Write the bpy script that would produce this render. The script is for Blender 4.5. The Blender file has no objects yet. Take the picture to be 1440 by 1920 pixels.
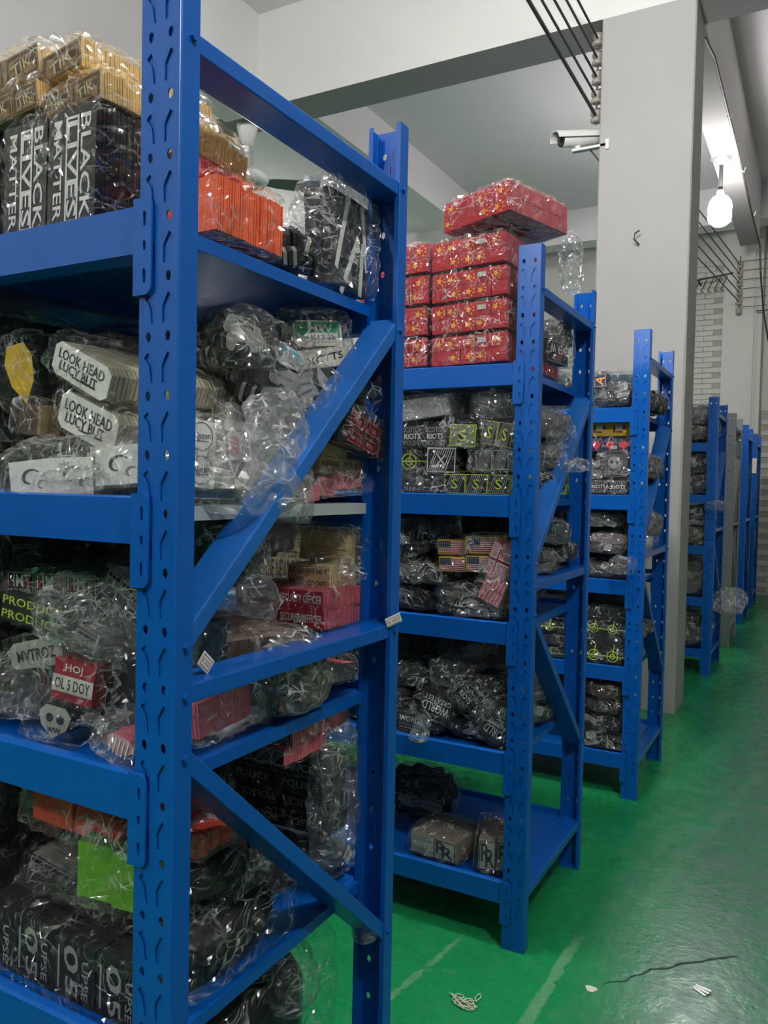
import bpy, bmesh, math, random
from mathutils import Vector, Matrix, noise
import numpy as np
R = random.Random(7)
PI = math.pi
sc = bpy.context.scene
COL = sc.collection

# ------------------------------------------------------------------ camera, world, exposure
CF, CYAW, CPIT, CROL, CH = 1498.1, .4999, .0329, .0202, 1.322
def _basis():
    F = Vector((-math.sin(CYAW)*math.cos(CPIT), math.cos(CYAW)*math.cos(CPIT), -math.sin(CPIT)))
    R0 = F.cross(Vector((0, 0, 1))).normalized(); U0 = R0.cross(F)
    return F, R0*math.cos(CROL)+U0*math.sin(CROL), -R0*math.sin(CROL)+U0*math.cos(CROL)
CFW, CRT, CUP = _basis()
cam = bpy.data.cameras.new('camera'); camo = bpy.data.objects.new('camera', cam); COL.objects.link(camo)
cam.sensor_fit = 'VERTICAL'; cam.sensor_height = 36; cam.lens = CF/1920*36
cam.clip_start = .05
m = Matrix((CRT, CUP, -CFW)).transposed().to_4x4(); m.translation = (0, 0, CH)
camo.matrix_world = m
sc.camera = camo
def at(px, py, ax, v):
    """point on the axis plane ax=v that the photograph shows at pixel px, py"""
    d = CFW+CRT*((px-720)/CF)-CUP*((py-960)/CF)
    o = Vector((0, 0, CH)); return o+d*((v-o[ax])/d[ax])

w = bpy.data.worlds.new('world'); sc.world = w; w.use_nodes = True
w.node_tree.nodes['Background'].inputs[0].default_value = (.8, .9, 1, 1)
w.node_tree.nodes['Background'].inputs[1].default_value = .3
sc.view_settings.view_transform = 'Standard'; sc.view_settings.look = 'None'
sc.view_settings.gamma = 1; sc.view_settings.use_curve_mapping = False
sc.view_settings.exposure = 0.22
sc.cycles.transparent_max_bounces = 12
sc.cycles.max_bounces = 5; sc.cycles.diffuse_bounces = 3; sc.cycles.glossy_bounces = 2
sc.cycles.use_adaptive_sampling = True; sc.cycles.adaptive_threshold = .1; sc.cycles.adaptive_min_samples = 16
LAMP_POWER = 355.0
LAMPS = [(-.846, 7.47, .6), (-.90, 2.0, 1.0), (.95, .35, .82), (-5.6, 1.6, .6), (-7.6, 8.4, .7), (-1.7, -2.5, 1.0)]  # first two hang in the hall; the last four are added unseen for fill

# ------------------------------------------------------------------ materials
def lin(c):
    return tuple(((x/255)/12.92 if x/255 <= .04045 else ((x/255+.055)/1.055)**2.4) for x in c)
MATS = {}
def mat(name, rgb, rough=.6, metal=0, bump=0, bscale=200, var=0, vscale=8, spec=.5, coat=0):
    if name in MATS: return MATS[name]
    mt = bpy.data.materials.new(name); mt.use_nodes = True; nt = mt.node_tree; N = nt.nodes; L = nt.links
    b = N['Principled BSDF']; c = lin(rgb)
    b.inputs['Base Color'].default_value = (*c, 1); b.inputs['Roughness'].default_value = rough
    b.inputs['Metallic'].default_value = metal; b.inputs['Specular IOR Level'].default_value = spec
    b.inputs['Coat Weight'].default_value = coat; b.inputs['Coat Roughness'].default_value = .15
    tc = N.new('ShaderNodeTexCoord')
    if var:
        nz = N.new('ShaderNodeTexNoise'); nz.inputs['Scale'].default_value = vscale; nz.inputs['Detail'].default_value = 5
        L.new(tc.outputs['Object'], nz.inputs['Vector'])
        mx = N.new('ShaderNodeMix'); mx.data_type = 'RGBA'
        mx.inputs[6].default_value = (*[x*(1-var) for x in c], 1)
        mx.inputs[7].default_value = (*[min(1, x*(1+var)+var*.02) for x in c], 1)
        L.new(nz.outputs['Fac'], mx.inputs[0]); L.new(mx.outputs[2], b.inputs['Base Color'])
    if bump:
        n2 = N.new('ShaderNodeTexNoise'); n2.inputs['Scale'].default_value = bscale; n2.inputs['Detail'].default_value = 3
        L.new(tc.outputs['Object'], n2.inputs['Vector'])
        bp = N.new('ShaderNodeBump'); bp.inputs['Strength'].default_value = bump; bp.inputs['Distance'].default_value = .003
        L.new(n2.outputs['Fac'], bp.inputs['Height']); L.new(bp.outputs['Normal'], b.inputs['Normal'])
    MATS[name] = mt; return mt

def film_mat(name, gloss=.03, haze=.0, scale=20, lines=.45, rough=.16):
    """clear crinkled film: mostly transparent, mirror-like facets, thin white fold lines"""
    mt = bpy.data.materials.new(name); mt.use_nodes = True; nt = mt.node_tree; N = nt.nodes; L = nt.links
    N.remove(N['Principled BSDF']); out = N['Material Output']
    def nd(ty, **k):
        n = N.new(ty)
        for a, b in k.items(): setattr(n, a, b)
        return n
    def mr(src, a, b, c, d):
        x = nd('ShaderNodeMapRange'); L.new(src, x.inputs[0])
        for i, q in enumerate((a, b, c, d)): x.inputs[i+1].default_value = q
        return x.outputs[0]
    def mth(op, a, c):
        x = nd('ShaderNodeMath', operation=op)
        for i, q in ((0, a), (1, c)):
            if isinstance(q, (int, float)): x.inputs[i].default_value = q
            else: L.new(q, x.inputs[i])
        return x.outputs[0]
    tc = nd('ShaderNodeTexCoord')
    oi = nd('ShaderNodeObjectInfo')
    of = nd('ShaderNodeVectorMath', operation='ADD'); L.new(tc.outputs['Object'], of.inputs[0]); L.new(oi.outputs['Random'], of.inputs[1])
    nz = nd('ShaderNodeTexNoise'); nz.inputs['Scale'].default_value = scale*.3; nz.inputs['Detail'].default_value = 2; L.new(of.outputs[0], nz.inputs['Vector'])
    wp = nd('ShaderNodeMix', data_type='VECTOR'); wp.inputs[0].default_value = .12
    L.new(of.outputs[0], wp.inputs[4]); L.new(nz.outputs['Color'], wp.inputs[5])
    def lines_(rot, sc, thr):
        mp = nd('ShaderNodeMapping'); mp.inputs['Rotation'].default_value = rot; mp.inputs['Scale'].default_value = (1, .33, .8)
        L.new(wp.outputs[1], mp.inputs[0])
        v = nd('ShaderNodeTexVoronoi', feature='DISTANCE_TO_EDGE'); v.inputs['Scale'].default_value = sc; L.new(mp.outputs[0], v.inputs['Vector'])
        return mr(v.outputs['Distance'], 0, thr, 1, 0), v.outputs['Distance']
    l1, d1 = lines_((.4, .9, .3), scale*1.6, .045); l2, d2 = lines_((1.3, -.5, 1.1), scale*2.3, .04)
    msk = nd('ShaderNodeTexNoise'); msk.inputs['Scale'].default_value = scale*.8; L.new(of.outputs[0], msk.inputs['Vector'])
    m_ = mr(msk.outputs['Fac'], .46, .66, 0, 1)
    ln = mth('MULTIPLY', mth('MAXIMUM', l1, l2), m_)
    hgt = mth('ADD', mr(d1, 0, .3, 0, 1.2), mr(d2, 0, .3, 0, 1.0))
    bp = nd('ShaderNodeBump'); bp.inputs['Strength'].default_value = 1; bp.inputs['Distance'].default_value = .007; L.new(hgt, bp.inputs['Height'])
    tr = nd('ShaderNodeBsdfTransparent')
    gl = nd('ShaderNodeBsdfGlossy'); gl.inputs['Roughness'].default_value = rough; L.new(bp.outputs['Normal'], gl.inputs['Normal'])
    df = nd('ShaderNodeBsdfDiffuse'); df.inputs[0].default_value = (.9, .92, .91, 1)
    m1 = nd('ShaderNodeMixShader'); L.new(mth('ADD', mth('MULTIPLY', ln, lines), haze), m1.inputs[0]); L.new(tr.outputs[0], m1.inputs[1]); L.new(df.outputs[0], m1.inputs[2])
    lw = nd('ShaderNodeLayerWeight'); lw.inputs[0].default_value = .2
    g_ = mth('ADD', mth('MULTIPLY', lw.outputs['Fresnel'], .3), mth('ADD', gloss, mth('MULTIPLY', ln, .3)))
    m2 = nd('ShaderNodeMixShader'); L.new(g_, m2.inputs[0]); L.new(m1.outputs[0], m2.inputs[1]); L.new(gl.outputs[0], m2.inputs[2])
    L.new(m2.outputs[0], out.inputs[0]); MATS[name] = mt; return mt

BLUE = mat('blue_enamel', (4, 90, 178), rough=.28, var=.12, vscale=6, bump=.05, bscale=30, spec=.5)
BLUEDUST = mat('blue_enamel_dusty', (16, 98, 180), rough=.45, var=.35, vscale=9)
GREY = mat('grey_enamel', (150, 155, 155), rough=.4, var=.15, vscale=6)
DECKGREY = mat('galvanised_deck', (165, 175, 175), rough=.4, var=.1)
PAINT2 = mat('whitewash', (222, 221, 217), rough=.85, var=.03, vscale=2, bump=.1, bscale=5)
PAINT = mat('white_plaster', (208, 207, 200), rough=.8, var=.05, vscale=2, bump=.1, bscale=6)
CEIL = mat('ceiling_plaster', (220, 216, 217), rough=.9, var=.05, vscale=1.5)
PILLARM = mat('pillar_plaster', (168, 167, 164), rough=.75, var=.07, vscale=3, bump=.15, bscale=9)
BRICKM = mat('painted_brick', (208, 206, 198), rough=.8, var=.08, vscale=6, bump=.2, bscale=60)
MORTAR = mat('mortar', (176, 173, 166), rough=.95)
FILM = film_mat('clear_film', .06, .012); FILMH = film_mat('hazy_film', .09, .04, 24, .6)
FILMD = film_mat('thin_film', .05, .0, 22, .25); FILMM = film_mat('milky_film', .12, .13, 20, .6); FILMFAR = film_mat('far_film', .09, .03, 12, .7)
BLACK = mat('black_fabric', (22, 23, 25), rough=.75, var=.3, vscale=30)
BLACK2 = mat('black_edge', (34, 35, 36), rough=.8, var=.4, vscale=60)
mat('smoke_cloth', (92, 92, 90), rough=.7, var=.2)
WHITE = mat('white_thread', (232, 230, 224), rough=.8)
GREYT = mat('grey_thread', (150, 150, 146), rough=.8)
IVORY = mat('ivory_twill', (220, 214, 196), rough=.8, var=.08, vscale=40)
IVEDGE = mat('ivory_edge', (176, 172, 146), rough=.85, var=.3, vscale=60)
GOLD = mat('gold_twill', (176, 140, 78), rough=.7, var=.2, vscale=40)
GOLDE = mat('gold_edge', (206, 170, 98), rough=.7, var=.25, vscale=60)
BROWN = mat('brown_twill', (86, 66, 56), rough=.8, var=.2, vscale=40)
TAN = mat('tan_twill', (196, 174, 128), rough=.8, var=.12, vscale=40)
ORANGE = mat('orange_twill', (240, 104, 62), rough=.6, var=.15, vscale=30)
ORANGE2 = mat('orange_red_twill', (205, 66, 46), rough=.7, var=.2, vscale=30)
RED = mat('red_twill', (176, 34, 46), rough=.7, var=.1, vscale=30)
REDE = mat('red_edge', (178, 82, 92), rough=.8, var=.25, vscale=70)
CRIM = mat('crimson_twill', (166, 26, 52), rough=.7, var=.1)
PINK = mat('pink_twill', (212, 100, 112), rough=.75, var=.2, vscale=50)
PINKL = mat('pale_pink', (205, 150, 158), rough=.75, var=.2, vscale=50)
STAR = mat('star_yellow', (240, 166, 42), rough=.6)
YEL = mat('yellow_twill', (226, 182, 36), rough=.7, var=.1)
YGR = mat('neon_green', (190, 214, 58), rough=.7)
GRN = mat('green_twill', (110, 176, 36), rough=.7, var=.2)
GRN2 = mat('label_green', (28, 150, 90), rough=.6)
CYAN = mat('cyan_twill', (70, 190, 214), rough=.6)
NAVY = mat('navy_twill', (30, 34, 78), rough=.7)
NEONR = mat('red_thread', (214, 48, 64), rough=.7)
TEAL = mat('dark_teal', (30, 60, 64), rough=.7)
PAPER = mat('paper_label', (222, 218, 208), rough=.7)
INK = mat('printed_ink', (50, 50, 56), rough=.7)
PURP = mat('grey_purple_print', (98, 96, 120), rough=.7)
CERAM = mat('insulator_ceramic', (166, 158, 150), rough=.35, var=.25, vscale=30)
RUST = mat('iron_bracket', (88, 78, 72), rough=.7, var=.3, vscale=30)
CABLE = mat('dark_cable', (66, 64, 62), rough=.7)
PLAST = mat('white_plastic', (225, 225, 220), rough=.4)
LENS = mat('lens_black', (50, 48, 44), rough=.25)
FANM = mat('fan_grey', (96, 98, 96), rough=.5)
STEEL = mat('bolt_steel', (176, 182, 188), rough=.3, metal=.8)
THREAD = mat('thread_scrap', (206, 204, 180), rough=.9)
DARKM = mat('dark_plastic', (14, 15, 17), rough=.35)

# ------------------------------------------------------------------ mesh helpers
def mesh(name, verts, faces, mats, fmi=None, smooth=False):
    me = bpy.data.meshes.new(name); me.from_pydata(verts, [], faces)
    for q in (mats if isinstance(mats, (list, tuple)) else [mats]): me.materials.append(q)
    if fmi: me.polygons.foreach_set('material_index', fmi)
    if smooth: me.polygons.foreach_set('use_smooth', [True]*len(me.polygons))
    me.update(); return me
def link(name, data, parent=None, loc=None, rot=None, kind=None):
    o = bpy.data.objects.new(name, data); COL.objects.link(o)
    if parent: o.parent = parent
    if loc is not None: o.location = loc
    if rot is not None: o.rotation_euler = rot
    if kind: o['kind'] = kind
    return o
GRP = [None]
def tag(o, label, cat, group=None):
    if group is None and GRP[0] and cat in ('patch bundle', 'plastic bag'): group = cat+('s' if cat[-1] == 'e' else 's')+' on the '+GRP[0]
    o['label'] = label; o['category'] = cat
    if group: o['group'] = group
    return o
class MB:
    def __init__(s): s.v = []; s.f = []; s.m = []
    def add(s, vs, fs, mi=0):
        n = len(s.v); s.v += [tuple(v) for v in vs]; s.f += [tuple(i+n for i in f) for f in fs]; s.m += [mi]*len(fs)
    def box(s, x0, y0, z0, x1, y1, z1, mi=0, M=None):
        vs = [Vector(p) for p in ((x0,y0,z0),(x1,y0,z0),(x1,y1,z0),(x0,y1,z0),(x0,y0,z1),(x1,y0,z1),(x1,y1,z1),(x0,y1,z1))]
        if M: vs = [M@v for v in vs]
        s.add(vs, [(0,3,2,1),(4,5,6,7),(0,1,5,4),(1,2,6,5),(2,3,7,6),(3,0,4,7)], mi)
    def prism(s, pts, y0, y1, mi=0, mi_side=None, M=None):
        """outline in XZ extruded along Y (front face at y0)"""
        n = len(pts); vs = [Vector((p[0], y0, p[1])) for p in pts]+[Vector((p[0], y1, p[1])) for p in pts]
        if M: vs = [M@v for v in vs]
        k = len(s.v); s.v += [tuple(v) for v in vs]
        s.f.append(tuple(k+i for i in range(n))); s.m.append(mi)
        s.f.append(tuple(k+n+i for i in reversed(range(n)))); s.m.append(mi)
        for i in range(n):
            j = (i+1) % n; s.f.append((k+i, k+n+i, k+n+j, k+j)); s.m.append(mi if mi_side is None else mi_side)
    def tube(s, pts, r, n=6, mi=0, caps=True):
        pts = [Vector(p) for p in pts]; k = len(s.v)
        for i, p in enumerate(pts):
            t = (pts[min(i+1, len(pts)-1)]-pts[max(i-1, 0)]).normalized()
            a = t.cross(Vector((0, 0, 1)) if abs(t.z) < .9 else Vector((1, 0, 0))).normalized(); b = t.cross(a)
            rr = r[i] if isinstance(r, (list, tuple)) else r
            for j in range(n):
                an = 2*PI*j/n; s.v.append(tuple(p+a*math.cos(an)*rr+b*math.sin(an)*rr))
        for i in range(len(pts)-1):
            for j in range(n):
                j2 = (j+1) % n; s.f.append((k+i*n+j, k+i*n+j2, k+(i+1)*n+j2, k+(i+1)*n+j)); s.m.append(mi)
        if caps:
            s.f.append(tuple(k+j for j in reversed(range(n)))); s.m.append(mi)
            e = k+(len(pts)-1)*n; s.f.append(tuple(e+j for j in range(n))); s.m.append(mi)
    def mesh(s, name, mats, smooth=False): return mesh(name, s.v, s.f, mats, s.m, smooth)
def tri2d(outer, holes, y0, y1, mats, name):
    cu = bpy.data.curves.new('tmp', 'CURVE'); cu.dimensions = '2D'; cu.fill_mode = 'BOTH'; cu.extrude = abs(y1-y0)/2
    for loop in [outer]+holes:
        sp = cu.splines.new('POLY'); sp.points.add(len(loop)-1); sp.use_cyclic_u = True
        for i, p in enumerate(loop): sp.points[i].co = (p[0], p[1], 0, 1)
    o = bpy.data.objects.new('tmp', cu); COL.objects.link(o)
    dg = bpy.context.evaluated_depsgraph_get(); me = bpy.data.meshes.new_from_object(o.evaluated_get(dg))
    me.transform(Matrix.Translation((0, (y0+y1)/2, 0))@Matrix.Rotation(PI/2, 4, 'X'))
    bpy.data.objects.remove(o); bpy.data.curves.remove(cu); me.name = name
    me.materials.clear()
    for q in mats: me.materials.append(q)
    return me

# ------------------------------------------------------------------ the setting
def floor_mat():
    mt = bpy.data.materials.new('green_epoxy_floor'); mt.use_nodes = True; nt = mt.node_tree; N = nt.nodes; L = nt.links
    b = N['Principled BSDF']; tc = N.new('ShaderNodeTexCoord')
    def nz(s, d=5, r=.55):
        n = N.new('ShaderNodeTexNoise'); n.inputs['Scale'].default_value = s; n.inputs['Detail'].default_value = d; n.inputs['Roughness'].default_value = r
        L.new(tc.outputs['Object'], n.inputs['Vector']); return n
    def mix(fac, a, c):
        x = N.new('ShaderNodeMix'); x.data_type = 'RGBA'
        if isinstance(fac, (int, float)): x.inputs[0].default_value = fac
        else: L.new(fac, x.inputs[0])
        for i, q in ((6, a), (7, c)):
            if isinstance(q, tuple): x.inputs[i].default_value = (*q, 1)
            else: L.new(q, x.inputs[i])
        return x.outputs[2]
    def mr(src, a, bb, c=0, d=1):
        x = N.new('ShaderNodeMapRange'); L.new(src, x.inputs[0])
        for i, q in enumerate((a, bb, c, d)): x.inputs[i+1].default_value = q
        x.clamp = True; return x.outputs[0]
    def mth(op, a, c):
        x = N.new('ShaderNodeMath'); x.operation = op; x.use_clamp = (op == 'MULTIPLY')
        for i, q in ((0, a), (1, c)):
            if isinstance(q, (int, float)): x.inputs[i].default_value = q
            else: L.new(q, x.inputs[i])
        return x.outputs[0]
    n1 = nz(2.2); n2 = nz(14, 6, .65); n3 = nz(60, 4)
    base = mix(n1.outputs['Fac'], lin((22, 128, 68)), lin((36, 150, 90)))
    sx = N.new('ShaderNodeSeparateXYZ'); L.new(tc.outputs['Object'], sx.inputs[0])
    # aisle greyed for wear and a painted-in reflection of walls; rack strip stays green
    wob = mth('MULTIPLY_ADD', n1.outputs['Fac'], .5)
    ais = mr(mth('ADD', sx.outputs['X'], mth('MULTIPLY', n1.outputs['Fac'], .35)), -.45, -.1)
    worn_sheen = mth('MULTIPLY', ais, mr(n2.outputs['Fac'], .25, .6, .55, 1))
    c = mix(worn_sheen, base, lin((46, 92, 72)))
    c = mix(mr(n2.outputs['Fac'], .58, .75, 0, .35), c, lin((120, 160, 120)))
    # two pale scuff streaks and a stain
    def streak(p, q, wd, amt):
        nonlocal c
        p = Vector(p); q = Vector(q); d = (q-p); ln = d.length; d.normalize()
        dot = N.new('ShaderNodeVectorMath'); dot.operation = 'SUBTRACT'; L.new(tc.outputs['Object'], dot.inputs[0]); dot.inputs[1].default_value = (*p, 0)
        a = N.new('ShaderNodeVectorMath'); a.operation = 'DOT_PRODUCT'; L.new(dot.outputs[0], a.inputs[0]); a.inputs[1].default_value = (*d, 0)
        e = N.new('ShaderNodeVectorMath'); e.operation = 'DOT_PRODUCT'; L.new(dot.outputs[0], e.inputs[0]); e.inputs[1].default_value = (-d.y, d.x, 0)
        off = mth('ADD', mth('ABSOLUTE', e.outputs['Value'], 0), mth('MULTIPLY', mth('SUBTRACT', n2.outputs['Fac'], .5), .1))
        f = mth('MULTIPLY', mr(off, wd*.6, wd, 1, 0), mth('MULTIPLY', mr(a.outputs['Value'], 0, .06), mr(a.outputs['Value'], ln-.06, ln, 1, 0)))
        c = mix(mth('MULTIPLY', f, amt), c, lin((122, 170, 128)))
    streak((-.95, 1.70), (-.88, 2.16), .014, .45); streak((-.60, 1.80), (-.585, 2.35), .02, .5); streak((-.5, 2.3), (-.2, 4.2), .03, .08)
    c = mix(mr(n3.outputs['Fac'], .68, .8, 0, .5), c, lin((20, 60, 40)))
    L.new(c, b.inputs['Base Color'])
    L.new(mr(n2.outputs['Fac'], .3, .7, .2, .36), b.inputs['Roughness'])
    b.inputs['Specular IOR Level'].default_value = .3
    bp = N.new('ShaderNodeBump'); bp.inputs['Strength'].default_value = .25; bp.inputs['Distance'].default_value = .004
    L.new(mth('ADD', nz(35, 4).outputs['Fac'], mth('MULTIPLY', n3.outputs['Fac'], .4)), bp.inputs['Height']); L.new(bp.outputs['Normal'], b.inputs['Normal'])
    return mt
X0, X1, Y0, Y1, ZC = -10.0, 2.4, -6.0, 11.5, 4.9
def sbox(name, a, b, m, parent=None):
    q = MB(); q.box(*a, *b); o = link(name, q.mesh(name, m), parent)
    if not parent: o['kind'] = 'structure'
    return o
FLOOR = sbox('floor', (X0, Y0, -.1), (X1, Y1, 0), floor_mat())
sbox('ceiling', (X0, Y0, ZC), (X1, Y1, ZC+.1), CEIL)
WALLFAR = sbox('wall_far', (X0, Y1, 0), (X1, Y1+.12, ZC), PAINT)
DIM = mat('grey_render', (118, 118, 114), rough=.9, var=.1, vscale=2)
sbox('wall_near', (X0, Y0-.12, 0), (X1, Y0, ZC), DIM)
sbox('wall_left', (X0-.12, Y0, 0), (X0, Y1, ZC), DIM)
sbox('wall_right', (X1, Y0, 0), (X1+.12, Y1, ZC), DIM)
sbox('trim_1', (X0, 4.97, 4.19), (X1, 5.30, ZC), PAINT2)             # cross beam over the pillar line, underside darkened in its colour for shade
_b = bpy.data.objects['trim_1'].data; _b.materials.append(mat('shaded_soffit', (150, 146, 144), rough=.9)); _b.polygons[0].material_index = 1
sbox('trim_2', (X0, 10.2, 4.48), (X1, 10.5, ZC), CEIL)
sbox('trim_3', (-4.2, 5.30, 4.46), (-3.89, 10.2, ZC), CEIL)        # ceiling beams along the hall
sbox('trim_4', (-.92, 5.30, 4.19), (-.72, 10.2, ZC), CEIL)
_b = bpy.data.objects['trim_4'].data; _b.materials.append(mat('shaded_soffit', (150, 146, 144), rough=.9)); _b.polygons[0].material_index = 1  # underside coloured darker to hold down the lamp's glow on it
sbox('trim_5', (-4.2, 4.0, 4.15), (-3.89, 4.97, ZC), PAINT2)
sbox('trim_6', (-4.2, Y0, 1.6), (-3.89, 4.0, ZC), PILLARM)
# wall column at the far end, and the painted bricks beside it
sbox('trim_7', (-1.19, 11.2, 0), (-.73, Y1, ZC), PAINT)
q = MB(); q.box(-.86, 11.17, 0, -.82, 11.2, 4.4); q.box(-.80, 11.18, 0, -.785, 11.2, 4.4)
link('conduit', q.mesh('conduit', PAINT), bpy.data.objects['trim_7'])
bk = []
for v in range(3):
    q = MB(); j = .0015*v; q.box(-.116, -.012-j, -.029, .116, 0, .029+j*.5); bk.append(q.mesh('brick', BRICKM))
q = MB(); q.box(-1.72, Y1-.001, .02, -1.19, Y1, 4.4); q.box(-.73, Y1-.001, .02, .1, Y1, 2.4)
link('mortar_bed', q.mesh('mortar_bed', MORTAR), WALLFAR)
for r_ in range(0, 62):
    z = .06+r_*.0705
    for cidx in range(-7, 1):
        x = cidx*.245+(.122 if r_ % 2 else 0)+.02
        if (-1.62 < x < -1.30 and z > 2.0) or (-.61 < x < .02 and z < 2.35):
            link('brick', bk[R.randrange(3)], WALLFAR, (x, Y1-.002, z), (0, R.uniform(-.01, .01), 0))
# pillar
q = MB()
px0, px1, py0, py1 = -1.266, -.722, 4.97, 5.329
nz_ = 26
for k in range(nz_+1):
    z = 4.19*k/nz_
    for (x, y, sx, sy) in ((px0, py0, 1, 1), (px1, py0, -1, 1), (px1, py1, -1, -1), (px0, py1, 1, -1)):
        ch = .012+.006*noise.noise((x, y, z*5)) if z < 2.2 else .008
        q.v.append((x+sx*ch, y, z)); q.v.append((x, y+sy*ch, z))
order = [0, 2, 3, 5, 4, 6, 7, 1]
for k in range(nz_):
    for i in range(8):
        a = k*8+order[i]; b_ = k*8+order[(i+1) % 8]; q.f.append((a, b_, b_+8, a+8)); q.m.append(0)
PIL = link('pillar', q.mesh('pillar', PILLARM)); PIL['kind'] = 'structure'
# rusty hook in the pillar face
q = MB(); c0 = at(1198, 452, 1, 4.97)
q.tube([c0+Vector((0.0, .02, -.02)), c0+Vector((0, -.03, -.02)), c0+Vector((-.02, -.045, 0)), c0+Vector((-.015, -.045, .035)), c0+Vector((.012, -.045, .05))], .005, 6)
tag(link('wall_hook', q.mesh('wall_hook', CABLE)), 'small bent dark hook sticking out of the white pillar face', 'hook')

# floor crack and litter
q = MB(); a0 = Vector((-.47, 2.12, 0)); a1 = Vector((-.16, 2.46, 0)); n = 26
pt = []
for i in range(n+1):
    t = i/n; p = a0.lerp(a1, t); d = Vector((-(a1-a0).y, (a1-a0).x, 0)).normalized()
    p = p+d*(.016*noise.noise((t*9, 0, 0))+.02*math.sin(t*3)); wd = .0012+.009*(t**1.2)*(1-t)**.3*abs(noise.noise((t*23, 3, 1))+.6)
    pt.append((p, wd, d))
for i in range(n):
    (p, wa, d), (p2, wb, d2) = pt[i], pt[i+1]
    q.add([p-d*wa+Vector((0, 0, .001)), p2-d2*wb+Vector((0, 0, .001)), p2+d2*wb+Vector((0, 0, .001)), p+d*wa+Vector((0, 0, .001))], [(0, 1, 2, 3)])
link('floor_crack', q.mesh('floor_crack', mat('crack', (44, 58, 50), rough=.9, var=.4, vscale=50)), FLOOR)
q = MB(); c0 = Vector((-.772, 1.867, .004)); pts = []
for i in range(70):
    t = i*.33; pts.append(c0+Vector((.022*math.sin(t)+.017*math.sin(t*2.3+1)+.0006*i*math.cos(1), .014*math.cos(t*1.17)+.010*math.sin(t*1.9), .001+.003*abs(math.sin(t*2)))))
for i in range(16):
    t = i/15*2*PI; pts.append(c0+Vector((.033+.008*math.sin(t)+.002*i*.3, .02+.016*(1-math.cos(t)), .001)))
q.tube(pts, .0013, 5)
tag(link('thread_tangle', q.mesh('thread_tangle', THREAD, True)), 'tangle of off-white thread lying on the green floor', 'thread')
q = MB(); c0 = at(1108, 1855, 2, 0)
pts = [(c0.x+.014*math.cos(a)*(1+.25*math.sin(3*a)), c0.y+.016*math.sin(a)*(1+.2*math.cos(2*a)), .0015) for a in [i*2*PI/16 for i in range(16)]]
q.add(pts+[(p[0], p[1], .0002) for p in pts], [tuple(range(16))]+[(i, (i+1) % 16, (i+1) % 16+16, i+16) for i in range(16)])
tag(link('paper_scrap', q.mesh('paper_scrap', THREAD)), 'flat round beige scrap stuck to the floor before the crack', 'scrap')
q = MB(); c0 = at(1312, 1858, 2, 0)
for i in range(3): q.box(-.02, -.004, 0, .02, .004, .0015, 0, Matrix.Translation(c0+Vector((.004*i, .007*i-.006, .001+.002*i)))@Matrix.Rotation(-.6+.2*i, 4, 'Z'))
tag(link('foil_wrapper', q.mesh('foil_wrapper', PLAST)), 'crumpled pale wrapper scrap on the grey part of the floor', 'wrapper')

# ------------------------------------------------------------------ shelving racks
W, LF, D, H, LEN = .0691, .034, .613, 2.0, 2.0
PITCH = .075
def post_mesh():
    ov = lambda cx, cz: [(cx+.0045*math.cos(a), cz+.0068*math.sin(a)) for a in [i*2*PI/10 for i in range(10)]]
    sl = [(22, 15), (25, 12), (17, 3), (14, -19), (8, -19), (8, 2), (18, 18)]
    holes = []; back = []
    z = H-.045
    while z > .14:
        for s in (-1, 1): holes.append(ov(-W/2+s*.0165, z))
        cz = z-PITCH/2-.001
        for s in (-1, 1):
            holes.append([(-W/2+s*(p[0]-1.5)*.001, cz+p[1]*.001*1.05) for p in sl]); back.append((s, cz))
        z -= PITCH
    me = tri2d([(-W+.003, 0), (-.003, 0), (-.003, H), (-W+.003, H)], holes, 0, .002, [BLUE], 'post_web')
    bm = bmesh.new(); bm.from_mesh(me)
    q = MB()
    for s, cz in back:
        xa = -W/2+s*.0035; xb = -W/2+s*.026
        q.box(min(xa, xb), .0028, cz-.021, max(xa, xb), .0035, cz+.02)
    # flanges swept with a rounded corner and a returned lip
    for s in (0, 1):
        pr = []
        for k in range(5):
            a = k/4*PI/2; pr.append((-.003+.003*math.sin(a), .003-.003*math.cos(a)))
        pr += [(0, LF-.001), (-.001, LF), (-.010, LF)]
        inn = [(-.003, .002)]+[(-.002, .0035), (-.002, LF-.003), (-.010, LF-.002)]
        ring = pr+inn[::-1]
        ring = [(p if s == 0 else (-W-p[0], p[1])) for p in ring]
        n = len(ring); k0 = len(q.v)
        q.v += [(p[0], p[1], 0) for p in ring]+[(p[0], p[1], H) for p in ring]
        for i in range(n):
            j = (i+1) % n; q.f.append((k0+i, k0+j, k0+n+j, k0+n+i)); q.m.append(0)
        q.f.append(tuple(k0+n+i for i in range(n))); q.m.append(0)
    m2 = q.mesh('t', BLUE); bm.from_mesh(m2)
    bmesh.ops.recalc_face_normals(bm, faces=bm.faces)
    bm.to_mesh(me); bm.free(); return me
POST = post_mesh()
def rounded(me, wdt=.003):
    bm = bmesh.new(); bm.from_mesh(me); bmesh.ops.bevel(bm, geom=bm.edges, offset=wdt, segments=2, affect='EDGES', profile=.5)
    bm.to_mesh(me); bm.free(); me.polygons.foreach_set('use_smooth', [False]*len(me.polygons)); return me
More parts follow.
